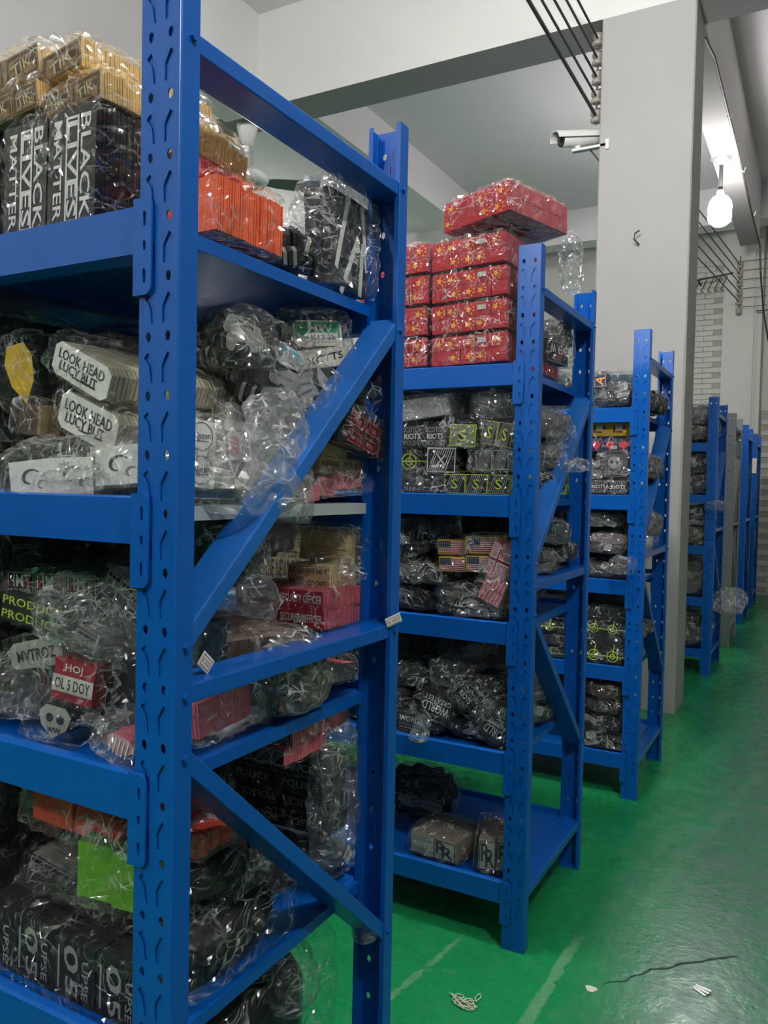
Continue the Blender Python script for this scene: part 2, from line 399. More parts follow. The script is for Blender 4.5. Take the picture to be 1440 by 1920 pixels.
def beam_mesh():
    q = MB(); n = LEN-2*W
    prof = [(0, 0), (0, .06), (.006, .0625), (.018, .0625), (.020, .046), (.038, .046), (.038, 0)]
    prof = [(y, z-.0625) for y, z in prof]
    k = len(prof); q.v += [(-W-.002, y, z) for y, z in prof]+[(-W-n+.002, y, z) for y, z in prof]
    for i in range(k):
        j = (i+1) % k; q.f.append((i, i+k, j+k, j)); q.m.append(0)
    q.f += [tuple(range(k)), tuple(reversed(range(k, 2*k)))]; q.m += [0, 0]
    me = q.mesh('beam', BLUE); bm = bmesh.new(); bm.from_mesh(me); bmesh.ops.recalc_face_normals(bm, faces=bm.faces); bm.to_mesh(me); bm.free(); return me
BEAM = beam_mesh()
def plate_mesh():
    rr = .009; x0, x1, z0, z1 = -.004, .027, -.118, .004
    pts = [(x0, z0), (x1-rr, z0), (x1-.003, z0+.003), (x1, z0+rr), (x1, z1-rr), (x1-.003, z1-.003), (x1-rr, z1), (x0, z1)]
    hs = []
    for cz in (-.022, -.056, -.094):
        hh = .009 if cz != -.056 else .006; hs.append([(.013, cz-hh), (.018, cz-hh), (.0185, cz+hh*.6), (.016, cz+hh), (.013, cz+hh)])
    me = tri2d(pts, hs, -.006, -.003, [BLUE], 'hook_plate')
    bm = bmesh.new(); bm.from_mesh(me); q = MB(); q.box(x0, -.0045, z0, x0+.003, .03, z1); q.box(x0, -.0028, z0, x1-.004, -.0015, z1)
    m2 = q.mesh('t', BLUE); bm.from_mesh(m2); bm.to_mesh(me); bm.free(); return me
PLATE = plate_mesh()
def deck_mesh(m):
    q = MB(); x0, x1, y0, y1 = -LEN+.055, -.055, .040, D-.040
    q.box(x0, y0, -.016, x1, y1, -.014)
    q.box(x0, y0, -.034, x0+.002, y1, -.016); q.box(x1-.002, y0, -.034, x1, y1, -.016)
    q.box(x0, y0, -.034, x1, y0+.002, -.016); q.box(x0, y1-.002, -.034, x1, y1, -.016)
    for k in range(1, 4): q.box(x0+k*(x1-x0)/4-.02, y0, -.03, x0+k*(x1-x0)/4+.02, y1, -.0165)
    return q.mesh('shelf_deck', m)
DECKS = {'b': deck_mesh(BLUE), 'g': deck_mesh(DECKGREY)}
def brace_mesh(p, q_, m):
    """U channel between (y,z) points, lying between the flanges"""
    a = Vector((0, *p)); b = Vector((0, *q_)); t = (b-a).normalized(); u = Vector((0, -t.z, t.y))
    if u.z < 0: u = -u
    q = MB(); x0, x1 = -W+.0035, -.0035; th = .0125
    M = Matrix(((1, 0, 0, 0), (0, t.y, u.y, a.y), (0, t.z, u.z, a.z), (0, 0, 0, 1)))
    q.box(x0, 0, -th, x1, (b-a).length, th, 0, M)
    me = q.mesh('brace', m); return rounded(me, .002)
BR = {'h': [brace_mesh((.004, z), (D-.004, z), BLUE) for z in (1.878, 1.045, .158)],
      'd': [brace_mesh((.012, 1.10), (D-.012, 1.63), BLUEDUST), brace_mesh((.012, .975), (D-.012, .445), BLUE)]}
q = MB(); q.tube([(-W-.004, 0, 0), (.004, 0, 0)], .0022, 8); q.tube([(0, 0, 0), (.005, 0, 0)], .0052, 6); BOLT = q.mesh('bolt', BLUE)
q = MB(); q.box(-W+.001, .0005, .0005, -.001, LF-.001, .004); FOOT = q.mesh('foot', BLUE)
LEV = [1.676, 1.302, .938, .565, .190]
def regrey(me):
    c = me.copy(); c.materials.clear(); c.materials.append(GREY); return c
GREYS = {}
def rack(xo, yf, label, deckmats='bbbbb', grey=False):
    root = link('shelving_rack', None, None, (xo, yf, 0)); tag(root, label, 'shelving rack', 'shelving racks along the aisle')
    g = (lambda me: GREYS.setdefault(me.name, regrey(me))) if grey else (lambda me: me)
    for ex in (0, 1):                                    # aisle end frame, inner end frame
        ox = -ex*(LEN-W)
        p1 = link('post', g(POST), root, (ox, 0, 0)); p2 = link('post', g(POST), root, (ox-W, D, 0), (0, 0, PI))
        link('foot', g(FOOT), p1); link('foot', g(FOOT), p2)
        if ex == 0 or yf < 4:
            for me in BR['h']+BR['d']: link('brace', g(me), root, (ox, 0, 0))
            for yy, zz in ((.02, 1.878), (D-.02, 1.878), (D-.02, 1.615), (.02, 1.11), (.02, 1.045), (D-.02, 1.045), (.02, .965), (D-.02, .46)):
                link('bolt', BOLT, root, (ox, yy, zz))
    for z, dm in zip(LEV, deckmats):
        fb = link('beam', g(BEAM), root, (0, 0, z)); bb = link('beam', g(BEAM), root, (-LEN, D, z), (0, 0, PI))
        for bmo in (fb, bb):
            link('hook_plate', g(PLATE), bmo, (-W, 0, 0))
            q_ = link('hook_plate', g(PLATE), bmo, (-LEN+W, 0, 0)); q_.scale = (-1, 1, 1)
        link('shelf_deck', DECKS[dm] if not grey else DECKS['g'], root, (0, 0, z))
    return root
RK = [(-.7085, .754), (-.6967, 2.154), (-.646, 3.4774), (-.6558, 6.1239), (-.652, 7.41), (-.652, 8.72), (-.652, 10.05)]
rack(*RK[0], 'blue steel rack nearest the camera, its tall post crossing the picture', 'bgbbb')
rack(*RK[1], 'blue steel rack loaded on top with red flag patch bundles')
rack(*RK[2], 'blue steel rack directly before the white pillar')
rack(*RK[3], 'first blue steel rack beyond the white pillar')
rack(*RK[4], 'grey painted steel rack among the blue ones', grey=True)
rack(*RK[5], 'blue steel rack just behind the grey rack')
r7 = rack(*RK[6], 'last blue steel rack by the far wall with a white label on its post')
q = MB(); q.box(-.066, -.008, 1.55, -.004, -.0065, 1.72); link('paper_sign', q.mesh('paper_sign', PAPER), r7)

# ------------------------------------------------------------------ emblems (flat print and embroidery on patches)
TXT = {}
def text_poly(s):
    if s in TXT: return TXT[s]
    cu = bpy.data.curves.new('t', 'FONT'); cu.body = s; cu.size = 1; cu.resolution_u = 2; cu.offset = .012
    o = bpy.data.objects.new('t', cu); COL.objects.link(o)
    me = bpy.data.meshes.new_from_object(o.evaluated_get(bpy.context.evaluated_depsgraph_get()))
    v = np.array([(p.co.x, p.co.y) for p in me.vertices]); f = [tuple(p.vertices) for p in me.polygons]
    bpy.data.objects.remove(o); bpy.data.meshes.remove(me)
    mn, mx = v.min(0), v.max(0); v = (v-(mn+mx)/2)/(mx-mn); TXT[s] = (v, f); return TXT[s]
def star_pts(r, n=5, k=.4, ph=0): return [(math.sin(ph+i*PI/n)*(r if i % 2 == 0 else r*k), math.cos(ph+i*PI/n)*(r if i % 2 == 0 else r*k)) for i in range(2*n)]
def emblem_mesh(items, cw, ch):
    """items in cell units (-.5..+.5); y faces -Y"""
    mats = []; q = MB(); lay = [0]
    def mi(m):
        if m not in mats: mats.append(m)
        return mats.index(m)
    def put(pts, faces, m, cx, cy, rot):
        lay[0] += 1; c, s = math.cos(rot), math.sin(rot); y = -.0006-.00012*lay[0]
        q.add([(cx*cw+x*c-z*s, y, cy*ch+x*s+z*c) for x, z in pts], faces, mi(m))
    for it in items:
        k = it[0]
        if k == 't':
            _, s, cx, cy, ww, hh, rot, m = it; v, f = text_poly(s)
            a, b = (ww*cw, hh*ch) if abs(math.sin(rot)) < .7 else (hh*ch, ww*cw)
            put([(x*a, z*b) for x, z in v], f, m, cx, cy, rot)
        elif k == 'r':
            _, cx, cy, ww, hh, m = it; a, b = ww*cw/2, hh*ch/2; put([(-a, -b), (a, -b), (a, b), (-a, b)], [(0, 1, 2, 3)], m, cx, cy, 0)
        elif k == 'f':      # frame
            _, cx, cy, ww, hh, t, m = it; a, b = ww*cw/2, hh*ch/2; t = t*min(cw, ch)
            o_ = [(-a, -b), (a, -b), (a, b), (-a, b)]; i_ = [(-a+t, -b+t), (a-t, -b+t), (a-t, b-t), (-a+t, b-t)]
            put(o_+i_, [(i, (i+1) % 4, (i+1) % 4+4, i+4) for i in range(4)], m, cx, cy, 0)
        elif k == 's':
            _, cx, cy, r, ph, m = it; p = star_pts(r*min(cw, ch), ph=ph); put([(0, 0)]+p, [(0, i+1, (i+1) % 10+1) for i in range(10)], m, cx, cy, 0)
        elif k == 'c':      # ring
            _, cx, cy, r, t, m = it; s_ = min(cw, ch); n = 20
            p = [(r*s_*math.cos(i*2*PI/n), r*s_*math.sin(i*2*PI/n)) for i in range(n)]; p2 = [(x*(1-t), z*(1-t)) for x, z in p]
            put(p+p2, [(i, (i+1) % n, (i+1) % n+n, i+n) for i in range(n)], m, cx, cy, 0)
        elif k == 'd':      # disc
            _, cx, cy, r, m = it; s_ = min(cw, ch); put([(r*s_*math.cos(i*PI/8), r*s_*math.sin(i*PI/8)) for i in range(16)], [tuple(range(16))], m, cx, cy, 0)
        elif k == 'l':      # line
            _, x0, z0, x1, z1, t, m = it; a = Vector((x0*cw, z0*ch)); b = Vector((x1*cw, z1*ch)); d = (b-a).normalized(); n_ = Vector((-d.y, d.x))*t*min(cw, ch)/2
            put([tuple(a-n_), tuple(b-n_), tuple(b+n_), tuple(a+n_)], [(0, 1, 2, 3)], m, 0, 0, 0)
        elif k == 'w':      # curl stroke
            _, cx, cy, r, m = it; s_ = min(cw, ch); n = 16; pa = []; pb = []
            for i in range(n+1):
                t = i/n; an = .6+t*4.2; rr = r*s_*(1-.55*t); th = .09*r*s_*(1+2*math.sin(t*PI)); pa.append((rr*math.cos(an)*1.5, rr*math.sin(an))); pb.append(((rr-th)*math.cos(an)*1.5, (rr-th)*math.sin(an)))
            put(pa+pb, [(i, i+1, n+2+i, n+1+i) for i in range(n)], m, cx, cy, 0)
    return q.mesh('emblem', mats)
def strip_(n, a, b, m, k=.0): return [('l', a+(b-a)*(i+.3)/n, -.5+k, a+(b-a)*(i+.3)/n+.26, .5-k, .4*(b-a)/n, m) for i in range(n)]
EM = {
 'cn': [('s', .0, .0, .3, .2, STAR), ('s', .22, .34, .1, 0, STAR), ('s', .36, .14, .1, .5, STAR), ('s', .36, -.1, .1, .9, STAR), ('s', .22, -.32, .1, .3, STAR)],
 'cn2': [('s', -.22, .0, .28, .5, STAR), ('s', .0, .34, .1, 0, STAR), ('s', .12, .12, .1, .5, STAR), ('s', .12, -.12, .1, .9, STAR), ('s', .0, -.34, .1, .3, STAR)],
 'us': [('r', 0, 0, .9, .84, WHITE)]+[('r', 0, .36-i*.12, .9, .062, CRIM) for i in range(7)]+[('r', -.24, .2, .42, .46, NAVY)]+[('s', -.4+.08*i, .34-.1*j, .035, 0, WHITE) for i in range(5) for j in range(4)],
 'blm': [('t', 'BLACK', .30, 0, .2, .84, -PI/2, WHITE), ('t', 'LIVES', .03, -.01, .2, .78, -PI/2, WHITE), ('f', .03, -.01, .27, .86, .035, WHITE), ('t', 'MATTER', -.27, 0, .17, .82, -PI/2, WHITE)],
 'sec': [('t', 'SECURITY OFFICER', 0, .04, .9, .42, 0, WHITE)],
 'pol': [('t', 'POLICE', 0, 0, .72, .42, 0, GREYT)],
 'poli': [('t', 'POLICE', 0, 0, .72, .42, PI, GREYT)],
 'dept': [('t', 'ELIZ', -.25, .02, .36, .46, 0, INK), ('t', 'CO DEPT', .22, .02, .44, .42, 0, INK)],
 'look': [('t', 'LOOK HEAD', 0, .18, .8, .3, 0, INK), ('t', 'LUCY BUT', -.02, -.14, .66, .28, 0, INK), ('l', -.1, -.3, .3, -.26, .05, INK)],
 'upse': [('r', -.38, 0, .045, .7, GREYT), ('t', '0', -.08, .2, .34, .44, -PI/2+.3, GREYT), ('t', '5', -.06, -.24, .3, .3, -PI/2, GREYT), ('t', 'UPSE', .26, -.05, .15, .62, -PI/2, GREYT)],
 'world': [('t', 'WORLD', 0, .2, .82, .34, 0, WHITE), ('t', 'GREATEST', 0, -.1, .82, .16, 0, GREYT), ('l', -.38, -.28, .38, -.28, .05, GREYT)],
 'worldi': [('t', 'WORLD', 0, -.1, .82, .34, PI, WHITE), ('t', 'GREATEST', 0, .22, .82, .2, PI, WHITE)],
 'ever': [('f', 0, 0, .96, .94, .04, GREYT), ('t', 'EVER W', .04, .16, .8, .4, PI, WHITE), ('t', 'HOP', 0, -.16, .34, .2, PI, PINK), ('t', 'KIDS', 0, -.36, .24, .12, PI, GREYT)],
 'stripes': [('f', 0, 0, .98, .98, .04, WHITE)]+strip_(9, -.46, .2, WHITE, .03)+[('d', 0, 0, .22, BLACK), ('t', 'X', 0, 0, .34, .4, 0, WHITE), ('r', -.2, -.26, .26, .12, PAPER)],
 'gstripes': [('f', 0, 0, .97, .97, .03, YGR)]+strip_(8, -.48, .24, GREYT, .04)+[('r', 0, 0, .3, .5, BLACK), ('t', 'S', .0, .0, .3, .5, 0, YGR)],
 'gystripes': strip_(9, -.46, .2, GREYT, .05)+[('f', 0, 0, .95, .9, .05, GREYT)],
 'scrib': [('t', 'SCOTCH', 0, .28, .8, .24, 0, GREYT), ('t', 'RIOTS', 0, 0, .7, .24, 0, WHITE), ('t', 'VIOLENT', 0, -.28, .84, .22, 0, GREYT)],
 'redbox': [('f', 0, 0, .86, .74, .08, NEONR), ('t', 'Awa', 0, 0, .55, .42, 0, NEONR)],
 'wheel': [('c', 0, 0, .4, .16, YGR), ('c', 0, 0, .2, .3, YGR), ('l', -.9, 0, .9, 0, .07, YGR), ('l', 0, 0, .1, .75, .08, YGR)],
 'rr': [('f', 0, 0, .92, .94, .05, INK), ('t', 'R', -.12, .1, .5, .6, 0, INK), ('t', 'R', .14, -.08, .5, .6, 0, INK)],
 'hmt': [('f', 0, 0, .95, .9, .05, GREYT), ('t', 'HMT', 0, .08, .8, .55, 0, WHITE), ('r', -.32, .05, .1, .5, CRIM), ('r', .32, .05, .1, .5, CRIM), ('t', 'NEW YORK', 0, -.33, .8, .14, 0, WHITE)],
 'prod': [('t', 'PRODUCT', 0, .0, .95, .6, 0, YGR)],
 'match': [('t', 'MVTROZ', 0, 0, .72, .42, .02, INK)],
 'olboy': [('t', 'HOJ', .0, .3, .42, .22, 0, WHITE), ('r', 0, -.08, .98, .4, PAPER), ('t', 'OL 5 DOY', 0, -.08, .84, .26, 0, INK)],
 'mask': [('d', -.16, .12, .13, INK), ('d', .16, .12, .13, INK), ('t', 'WW', 0, -.22, .4, .16, 0, INK)],
 'navia': [('t', 'MAVI', .0, .1, .2, .8, -PI/2, GREYT), ('s', .2, -.2, .2, 0, GREYT)],
 'neww': [('t', 'NEWNE', 0, .1, .9, .42, 0, BROWN), ('t', 'EREREW', 0, -.28, .8, .2, 0, BROWN)],
 'incity': [('r', 0, 0, .92, .72, CYAN), ('t', 'In City', 0, 0, .8, .5, 0, NAVY)],
 'green': [('r', 0, .14, .9, .6, GRN2), ('t', 'MW', .05, .2, .5, .3, 0, PAPER), ('r', .1, -.14, .6, .34, PAPER), ('t', 'K12 3b', .1, -.14, .5, .2, 0, INK)],
 'xctts': [('t', 'XCTTS', 0, 0, .7, .4, .1, INK)],
 'nut': [('f', 0, 0, .8, .94, .07, INK), ('d', -.1, .14, .17, NEONR), ('d', -.1, -.1, .17, NEONR), ('t', 'BEANS', .22, 0, .16, .8, PI/2, INK)],
 'rndlogo': [('c', 0, .03, .42, .06, PURP), ('t', 'Alston', 0, .05, .6, .2, .15, PURP), ('l', -.25, -.12, .25, -.08, .03, PURP)],
 'gold': [('f', 0, 0, .86, .82, .07, BROWN), ('d', -.1, .02, .24, BROWN), ('r', .2, .1, .3, .2, BROWN), ('t', 'TIK', .0, -.02, .55, .4, .2, TAN)],
 'swirl': [('w', 0, 0, .3, INK), ('w', .28, -.2, .18, GREYT)],
 'norway': [('r', 0, 0, .96, .94, PINKL), ('r', 0, 0, .96, .16, WHITE), ('r', -.12, 0, .14, .94, WHITE), ('r', 0, 0, .96, .08, CRIM), ('r', -.12, 0, .07, .94, CRIM)],
 'knit': [('r', 0, .1, .9, .3, GREYT), ('t', 'SALTO', 0, .12, .7, .2, 0, BLACK), ('f', 0, 0, .95, .9, .05, GREYT)],
 'yellowtag': [('r', -.25, 0, .1, .5, INK), ('d', .25, .1, .14, INK), ('r', 0, -.2, .3, .1, INK), ('r', .02, .1, .3, .35, PAPER)],
 'reddot': [('d', 0, 0, .3, NEONR), ('r', 0, -.3, .1, .3, NEONR)],
 'nstar': [('f', 0, 0, .9, .9, .04, TAN), ('t', 'A', 0, 0, .7, .6, 1.2, STAR)],
 'bars': [('r', -.3+.15*i, 0, .05, .8, WHITE) for i in range(5)],
 'usg': [('r', 0, .36-i*.12, .9, .05, GREYT) for i in range(7)]+[('r', -.24, .2, .4, .44, GREYT)],
 'skull': [('d', 0, .12, .26, GREYT), ('d', -.1, .14, .07, BLACK), ('d', .1, .14, .07, BLACK), ('t', 'SINCE', 0, -.3, .7, .18, 0, GREYT)],
 'label': [('r', 0, 0, .9, .8, PAPER), ('f', 0, 0, .8, .7, .05, INK), ('t', 'K 5/22', 0, 0, .6, .3, 0, INK)],
 'usepink': [('r', 0, 0, .96, .9, PINK)]+[('l', -.4+.16*i, -.42, -.34+.16*i, .42, .07, PAPER) for i in range(6)],
}
EMC = {}
def emb(kind, cw, ch):
    k = (kind, round(cw, 3), round(ch, 3))
    if k not in EMC: EMC[k] = emblem_mesh(EM[kind], cw, ch)
    return EMC[k]

# ------------------------------------------------------------------ plastic film
def ridge(p, s):
    d = noise.voronoi(Vector(p)*s)[0]; return d[1]-d[0]
def film_verts(fn_pts, amp, seed, s=22, jit=0):
    off = Vector((seed*7.31, seed*3.17, seed*1.7)); out = []
    for p, n in fn_pts:
        q_ = Vector(p)+off
        a = (1-min(1, ridge(q_, s)*1.6))*amp+(1-min(1, ridge(q_+off, s*2.3)*1.7))*amp*.35+noise.noise(q_*9)*amp*.6
        h = noise.random_unit_vector() if jit else Vector((0, 0, 0))
        out.append(Vector(p)+n*a+h*jit)
    return out
def film_box(W_, D_, H_, marg, res, amp, seed, m, tails=(), rnd=.35, flat=False):
    """closed crumpled bag hugging a box W x D x H (origin bottom centre), optional gathered tails: (side, reach, spread)"""
    a = (W_/2+marg, D_/2+marg, H_/2+marg); c = Vector((0, 0, H_/2))
    nx, ny, nz = [max(3, min(30, int(2*t/res))) for t in a]
    V = {}; pts = []; faces = []
    def vid(i, j, k):
        key = (i, j, k)
        if key not in V:
            u = Vector((2*i/nx-1, 2*j/ny-1, 2*k/nz-1))
            p = Vector((u.x*a[0], u.y*a[1], u.z*a[2]))
            mx_ = sorted((abs(u.x), abs(u.y), abs(u.z)))
            e = mx_[1]**6                                    # soften edges and corners
            p *= 1-.05*e-.05*mx_[0]**6*e
            n_ = Vector((u.x**7, u.y**7, u.z**7)); n_ = n_.normalized() if n_.length else Vector((0, 0, 1))
            if u.z < -.99: n_ = Vector((n_.x, n_.y, 0))      # lies flat where it rests
            V[key] = len(pts); pts.append((c+p, n_))
        return V[key]
    for (A, B, fx) in ((nx, ny, lambda i, j, s: (i, j, nz*s)), (nx, nz, lambda i, j, s: (i, ny*s, j)), (ny, nz, lambda i, j, s: (nx*s, i, j))):
        for s in (0, 1):
            for i in range(A):
                for j in range(B):
                    faces.append((vid(*fx(i, j, s)), vid(*fx(i+1, j, s)), vid(*fx(i+1, j+1, s)), vid(*fx(i, j+1, s))))
    vs = film_verts(pts, amp, seed, 22, res*.22)
    zmin = -marg*.3
    vs = [Vector((v.x, v.y, max(v.z, zmin))) for v in vs]
    rr = random.Random(seed)
    for (side, reach, spread) in tails:
        ax = Vector(side).normalized(); up = Vector((0, 0, 1)) if abs(ax.z) < .7 else Vector((0, 1, 0)); sd = ax.cross(up).normalized(); up = sd.cross(ax)
        half = abs(ax.x)*a[0]+abs(ax.y)*a[1]+abs(ax.z)*a[2]; hs = abs(sd.x)*a[0]+abs(sd.y)*a[1]+abs(sd.z)*a[2]
        hu = abs(up.x)*a[0]+abs(up.y)*a[1]+abs(up.z)*a[2]
        nu, nv = max(5, int(reach/res)+1), max(14, int(6*hs/res/2)); k0 = len(vs)
        for u in range(nu+1):
            t = u/nu; neck = .75-.45*math.sin(min(1, t*1.6)*PI*.5)+spread*max(0, t-.45)*1.6
            for v in range(nv):
                an = 2*PI*v/nv; wob = 1+.35*noise.noise(Vector((math.cos(an)*2, math.sin(an)*2, t*3+seed)))+.22*math.sin(an*5+seed)*t
                p = c+ax*(half*.85+reach*t*(1+.18*noise.noise(Vector((v*.9, seed, 0)))))+sd*math.cos(an)*hs*neck*wob+up*math.sin(an)*hu*max(.12, neck*(1-.75*t))*wob-Vector((0, 0, .25*reach*t*t))
                vs.append(Vector((p.x, p.y, max(p.z, -.001))))
        for u in range(nu):
            for v in range(nv):
                v2 = (v+1) % nv; faces.append((k0+u*nv+v, k0+u*nv+v2, k0+(u+1)*nv+v2, k0+(u+1)*nv+v))
    me = mesh('plastic_bag', [tuple(v) for v in vs], faces, m, None, False); return me
def blob(rx, ry, rz, amp, seed, m, res=3, s=16, name='plastic_bag', flatb=True, smooth=True):
    bm = bmesh.new(); bmesh.ops.create_icosphere(bm, subdivisions=res, radius=1)
    pts = []
    for v in bm.verts:
        n_ = v.co.normalized(); pw = lambda t: math.copysign(abs(t)**.75, t)
        p = Vector((pw(n_.x)*rx, pw(n_.y)*ry, pw(n_.z)*rz)); pts.append((p, n_))
    out = film_verts(pts, amp, seed, s, 0 if smooth else max(rx, ry)*.025)
    for v, p in zip(bm.verts, out): v.co = (p.x, p.y, max(p.z+rz, 0) if flatb else p.z+rz)
    me = bpy.data.meshes.new(name); bm.to_mesh(me); bm.free(); me.materials.append(m)
    me.polygons.foreach_set('use_smooth', [smooth]*len(me.polygons)); return me

SHAPES = {
 'rect': lambda a, b: [(-a, -b), (a, -b), (a, b), (-a, b)],
 'round': lambda a, b: [(a*s*(1-(.22 if k else 0)), b*t*(1-(0 if k else .3))) for (s, t, k) in ((-1, -1, 0), (-1, -1, 1), (1, -1, 1), (1, -1, 0), (1, 1, 0), (1, 1, 1), (-1, 1, 1), (-1, 1, 0))],
 'disc': lambda a, b: [(a*math.cos(i*PI/7), b*math.sin(i*PI/7)) for i in range(14)],
 'shield': lambda a, b: [(0, -b), (a*.8, -b*.3), (a, b*.5), (a*.6, b), (-a*.6, b), (-a, b*.5), (-a*.8, -b*.3)],
}
SHAPES['round'] = lambda a, b: [(-a, -b*.65), (-a*.82, -b), (a*.82, -b), (a, -b*.65), (a, b*.65), (a*.82, b), (-a*.82, b), (-a, b*.65)]
NB = [0]
STK = {}
def stack_mesh(cw, ch, dp, t, face, edge, shape, trim, var):
    key = (round(cw, 3), round(ch, 3), round(dp, 3), t, face.name, edge.name, shape, trim.name if trim else '', var)
    if key in STK: return STK[key]
    rr = random.Random(var*13+1); q = MB(); n = max(1, int(dp/t)); y = -dp/2; tt = dp/n
    lean = rr.uniform(-.06, .06)
    for i in range(n):
        dx = rr.uniform(-.0008, .0008)+lean*.03*math.sin(i*.35+var); dz = rr.uniform(-.0006, .0006); g = 1-rr.uniform(0, .02)
        pts = [(x*g+dx, z*g+dz) for x, z in SHAPES[shape](cw/2*.985, ch/2*.975)]
        q.prism(pts, y, y+tt*.80, 0 if i == 0 else 1, 1)
        if trim: pass
        y += tt
    STK[key] = q.mesh('patch_stack', [face, edge]); return STK[key]

def bundle(label, W_, H_, D_, loc, rot=(0, 0, 0), cols=2, rows=1, t=.004, face=BLACK, edge=None, em=None, film=FILM,
           amp=.005, marg=.006, tails=(), shape='rect', res=.013, tag_=None, group=None, name='patch_bundle', cat='patch bundle', flat=False, vary=0, lip=None):
    """stacks of flat patches standing face out (-Y), bagged; origin at the bottom centre"""
    NB[0] += 1; sd = NB[0]; edge = edge or face
    root = link(name, None, None, loc, rot); tag(root, label, cat, group)
    cw, ch = W_/cols, H_/rows
    ems = em if isinstance(em, (list, tuple)) else [em]*(cols*rows) if em else None
    for r_ in range(rows):
        for c_ in range(cols):
            me = stack_mesh(cw, ch, D_, t, face, edge, shape, None, (r_*cols+c_+sd) % 3)
            st = link('patch_stack', me, root, (-W_/2+cw*(c_+.5), 0, ch*(r_+.5)), (R.uniform(-vary, vary), R.uniform(-vary, vary), R.uniform(-vary, vary)*.5), 'stuff')
            if ems:
                e = ems[(r_*cols+c_) % len(ems)]
                if e: link('emblem', emb(e, cw, ch), st, (0, -D_/2, 0))
    if tag_:
        tx, tz, ang = tag_
        link('price_label', emb('label', .03, .018), root, (tx*W_, -D_/2-.0025, tz*H_), (0, ang, 0))
    if film: link('plastic_bag', film_box(W_, D_, H_, marg, res, amp, sd, film, tails, flat=flat), root)
    return root
def fc(label, pxl, pxc, pxr, pyt, pyb, X, rot=(0, 0, 0), **k):
    """bundle whose near corner is the pixel column pxc on the plane x=X: front face runs left to pxl, its end back to pxr"""
    ym = (pyt+pyb)/2; c_ = at(pxc, ym, 0, X); d_ = at(pxr, ym, 0, X).y-c_.y; x0 = at(pxl, ym, 1, c_.y).x
    z1 = at(pxc, pyt, 0, X).z; z0 = at(pxc, pyb, 0, X).z
    zf = k.pop('zfloor', None)
    if zf is not None: z0 = zf
    return bundle(label, X-x0, z1-z0, d_, ((X+x0)/2, c_.y+d_/2, z0), rot, **k)
def fb(label, pxl, pxr, pyt, pyb, Y, D_=.16, rot=(0, 0, 0), ax=1, **k):
    """bundle whose front face fills the photo's box on the plane y=Y (ax=1) or, seen from the aisle end, x=Y (ax=0)"""
    ym = (pyt+pyb)/2; xm = (pxl+pxr)/2
    a = at(pxl, ym, ax, Y); b = at(pxr, ym, ax, Y); t_ = at(xm, pyt, ax, Y); u = at(xm, pyb, ax, Y)
    z0, z1 = u.z, t_.z
    if ax == 1: w_ = b.x-a.x; loc = ((a.x+b.x)/2, Y+D_/2, z0); rz = 0
    else: w_ = b.y-a.y; loc = (Y-D_/2, (a.y+b.y)/2, z0); rz = PI/2
    zf = k.pop('zfloor', None)
    if zf is not None: loc = (loc[0], loc[1], zf); z1 = max(z1, zf+.02); z0 = zf
    return bundle(label, w_, z1-z0, D_, loc, (rot[0], rot[1], rot[2]+rz), **k)

def heap(r, seed, core, alt=None):
    """loose short packs of patches thrown together inside an ellipsoid"""
    rr = random.Random(seed); q = MB(); k = 0
    nx, ny, nz = [max(1, min(4, int(round(2*v/s_)))) for v, s_ in zip(r, (.05, .05, .032))]
    for i in range(nx):
        for j in range(ny):
            for l in range(nz):
                u = Vector(((i+.5)/nx*2-1, (j+.5)/ny*2-1, (l+.5)/nz*2-1))
                if u.length > 1.25: continue
                sx, sz, sy = 2*r[0]/nx*.62, 2*r[2]/nz*.52, 2*r[1]/ny*.50
                M = Matrix.Translation((u.x*r[0]*.78, u.y*r[1]*.78, r[2]*(1+u.z*.80)))@Matrix.Rotation(rr.uniform(-.5, .5), 4, 'Z')@Matrix.Rotation(rr.uniform(-.45, .45), 4, 'Y')@Matrix.Rotation(rr.uniform(-.4, .4), 4, 'X')
                n_ = 5; lt = rr.random() < .22
                for t_ in range(n_):
                    y = -sy+2*sy*t_/n_; d = rr.uniform(-.002, .002)
                    q.prism(SHAPES['round'](sx, sz), y, y+2*sy/n_*.72, 1 if (t_ == 0 and lt) else 0, 1 if lt and t_ % 2 else 0, M@Matrix.Translation((d, 0, d)))
                for b in range(3):
                    if rr.random() < .5:
                        zz = sz*(-.5+.5*b); wd = sx*rr.uniform(.3, .7)
                        q.add([M@Vector(p) for p in ((-wd, -sy-.0008, zz-sz*.1), (wd, -sy-.0008, zz-sz*.1), (wd, -sy-.0008, zz+sz*.12), (-wd, -sy-.0008, zz+sz*.12))], [(0, 1, 2, 3)], 2)
    for i, v in enumerate(q.v):
        if v[2] < .001: q.v[i] = (v[0], v[1], .001)
    return q.mesh('patch_heap', [core, alt or GREYT, MATS['smoke_cloth']])
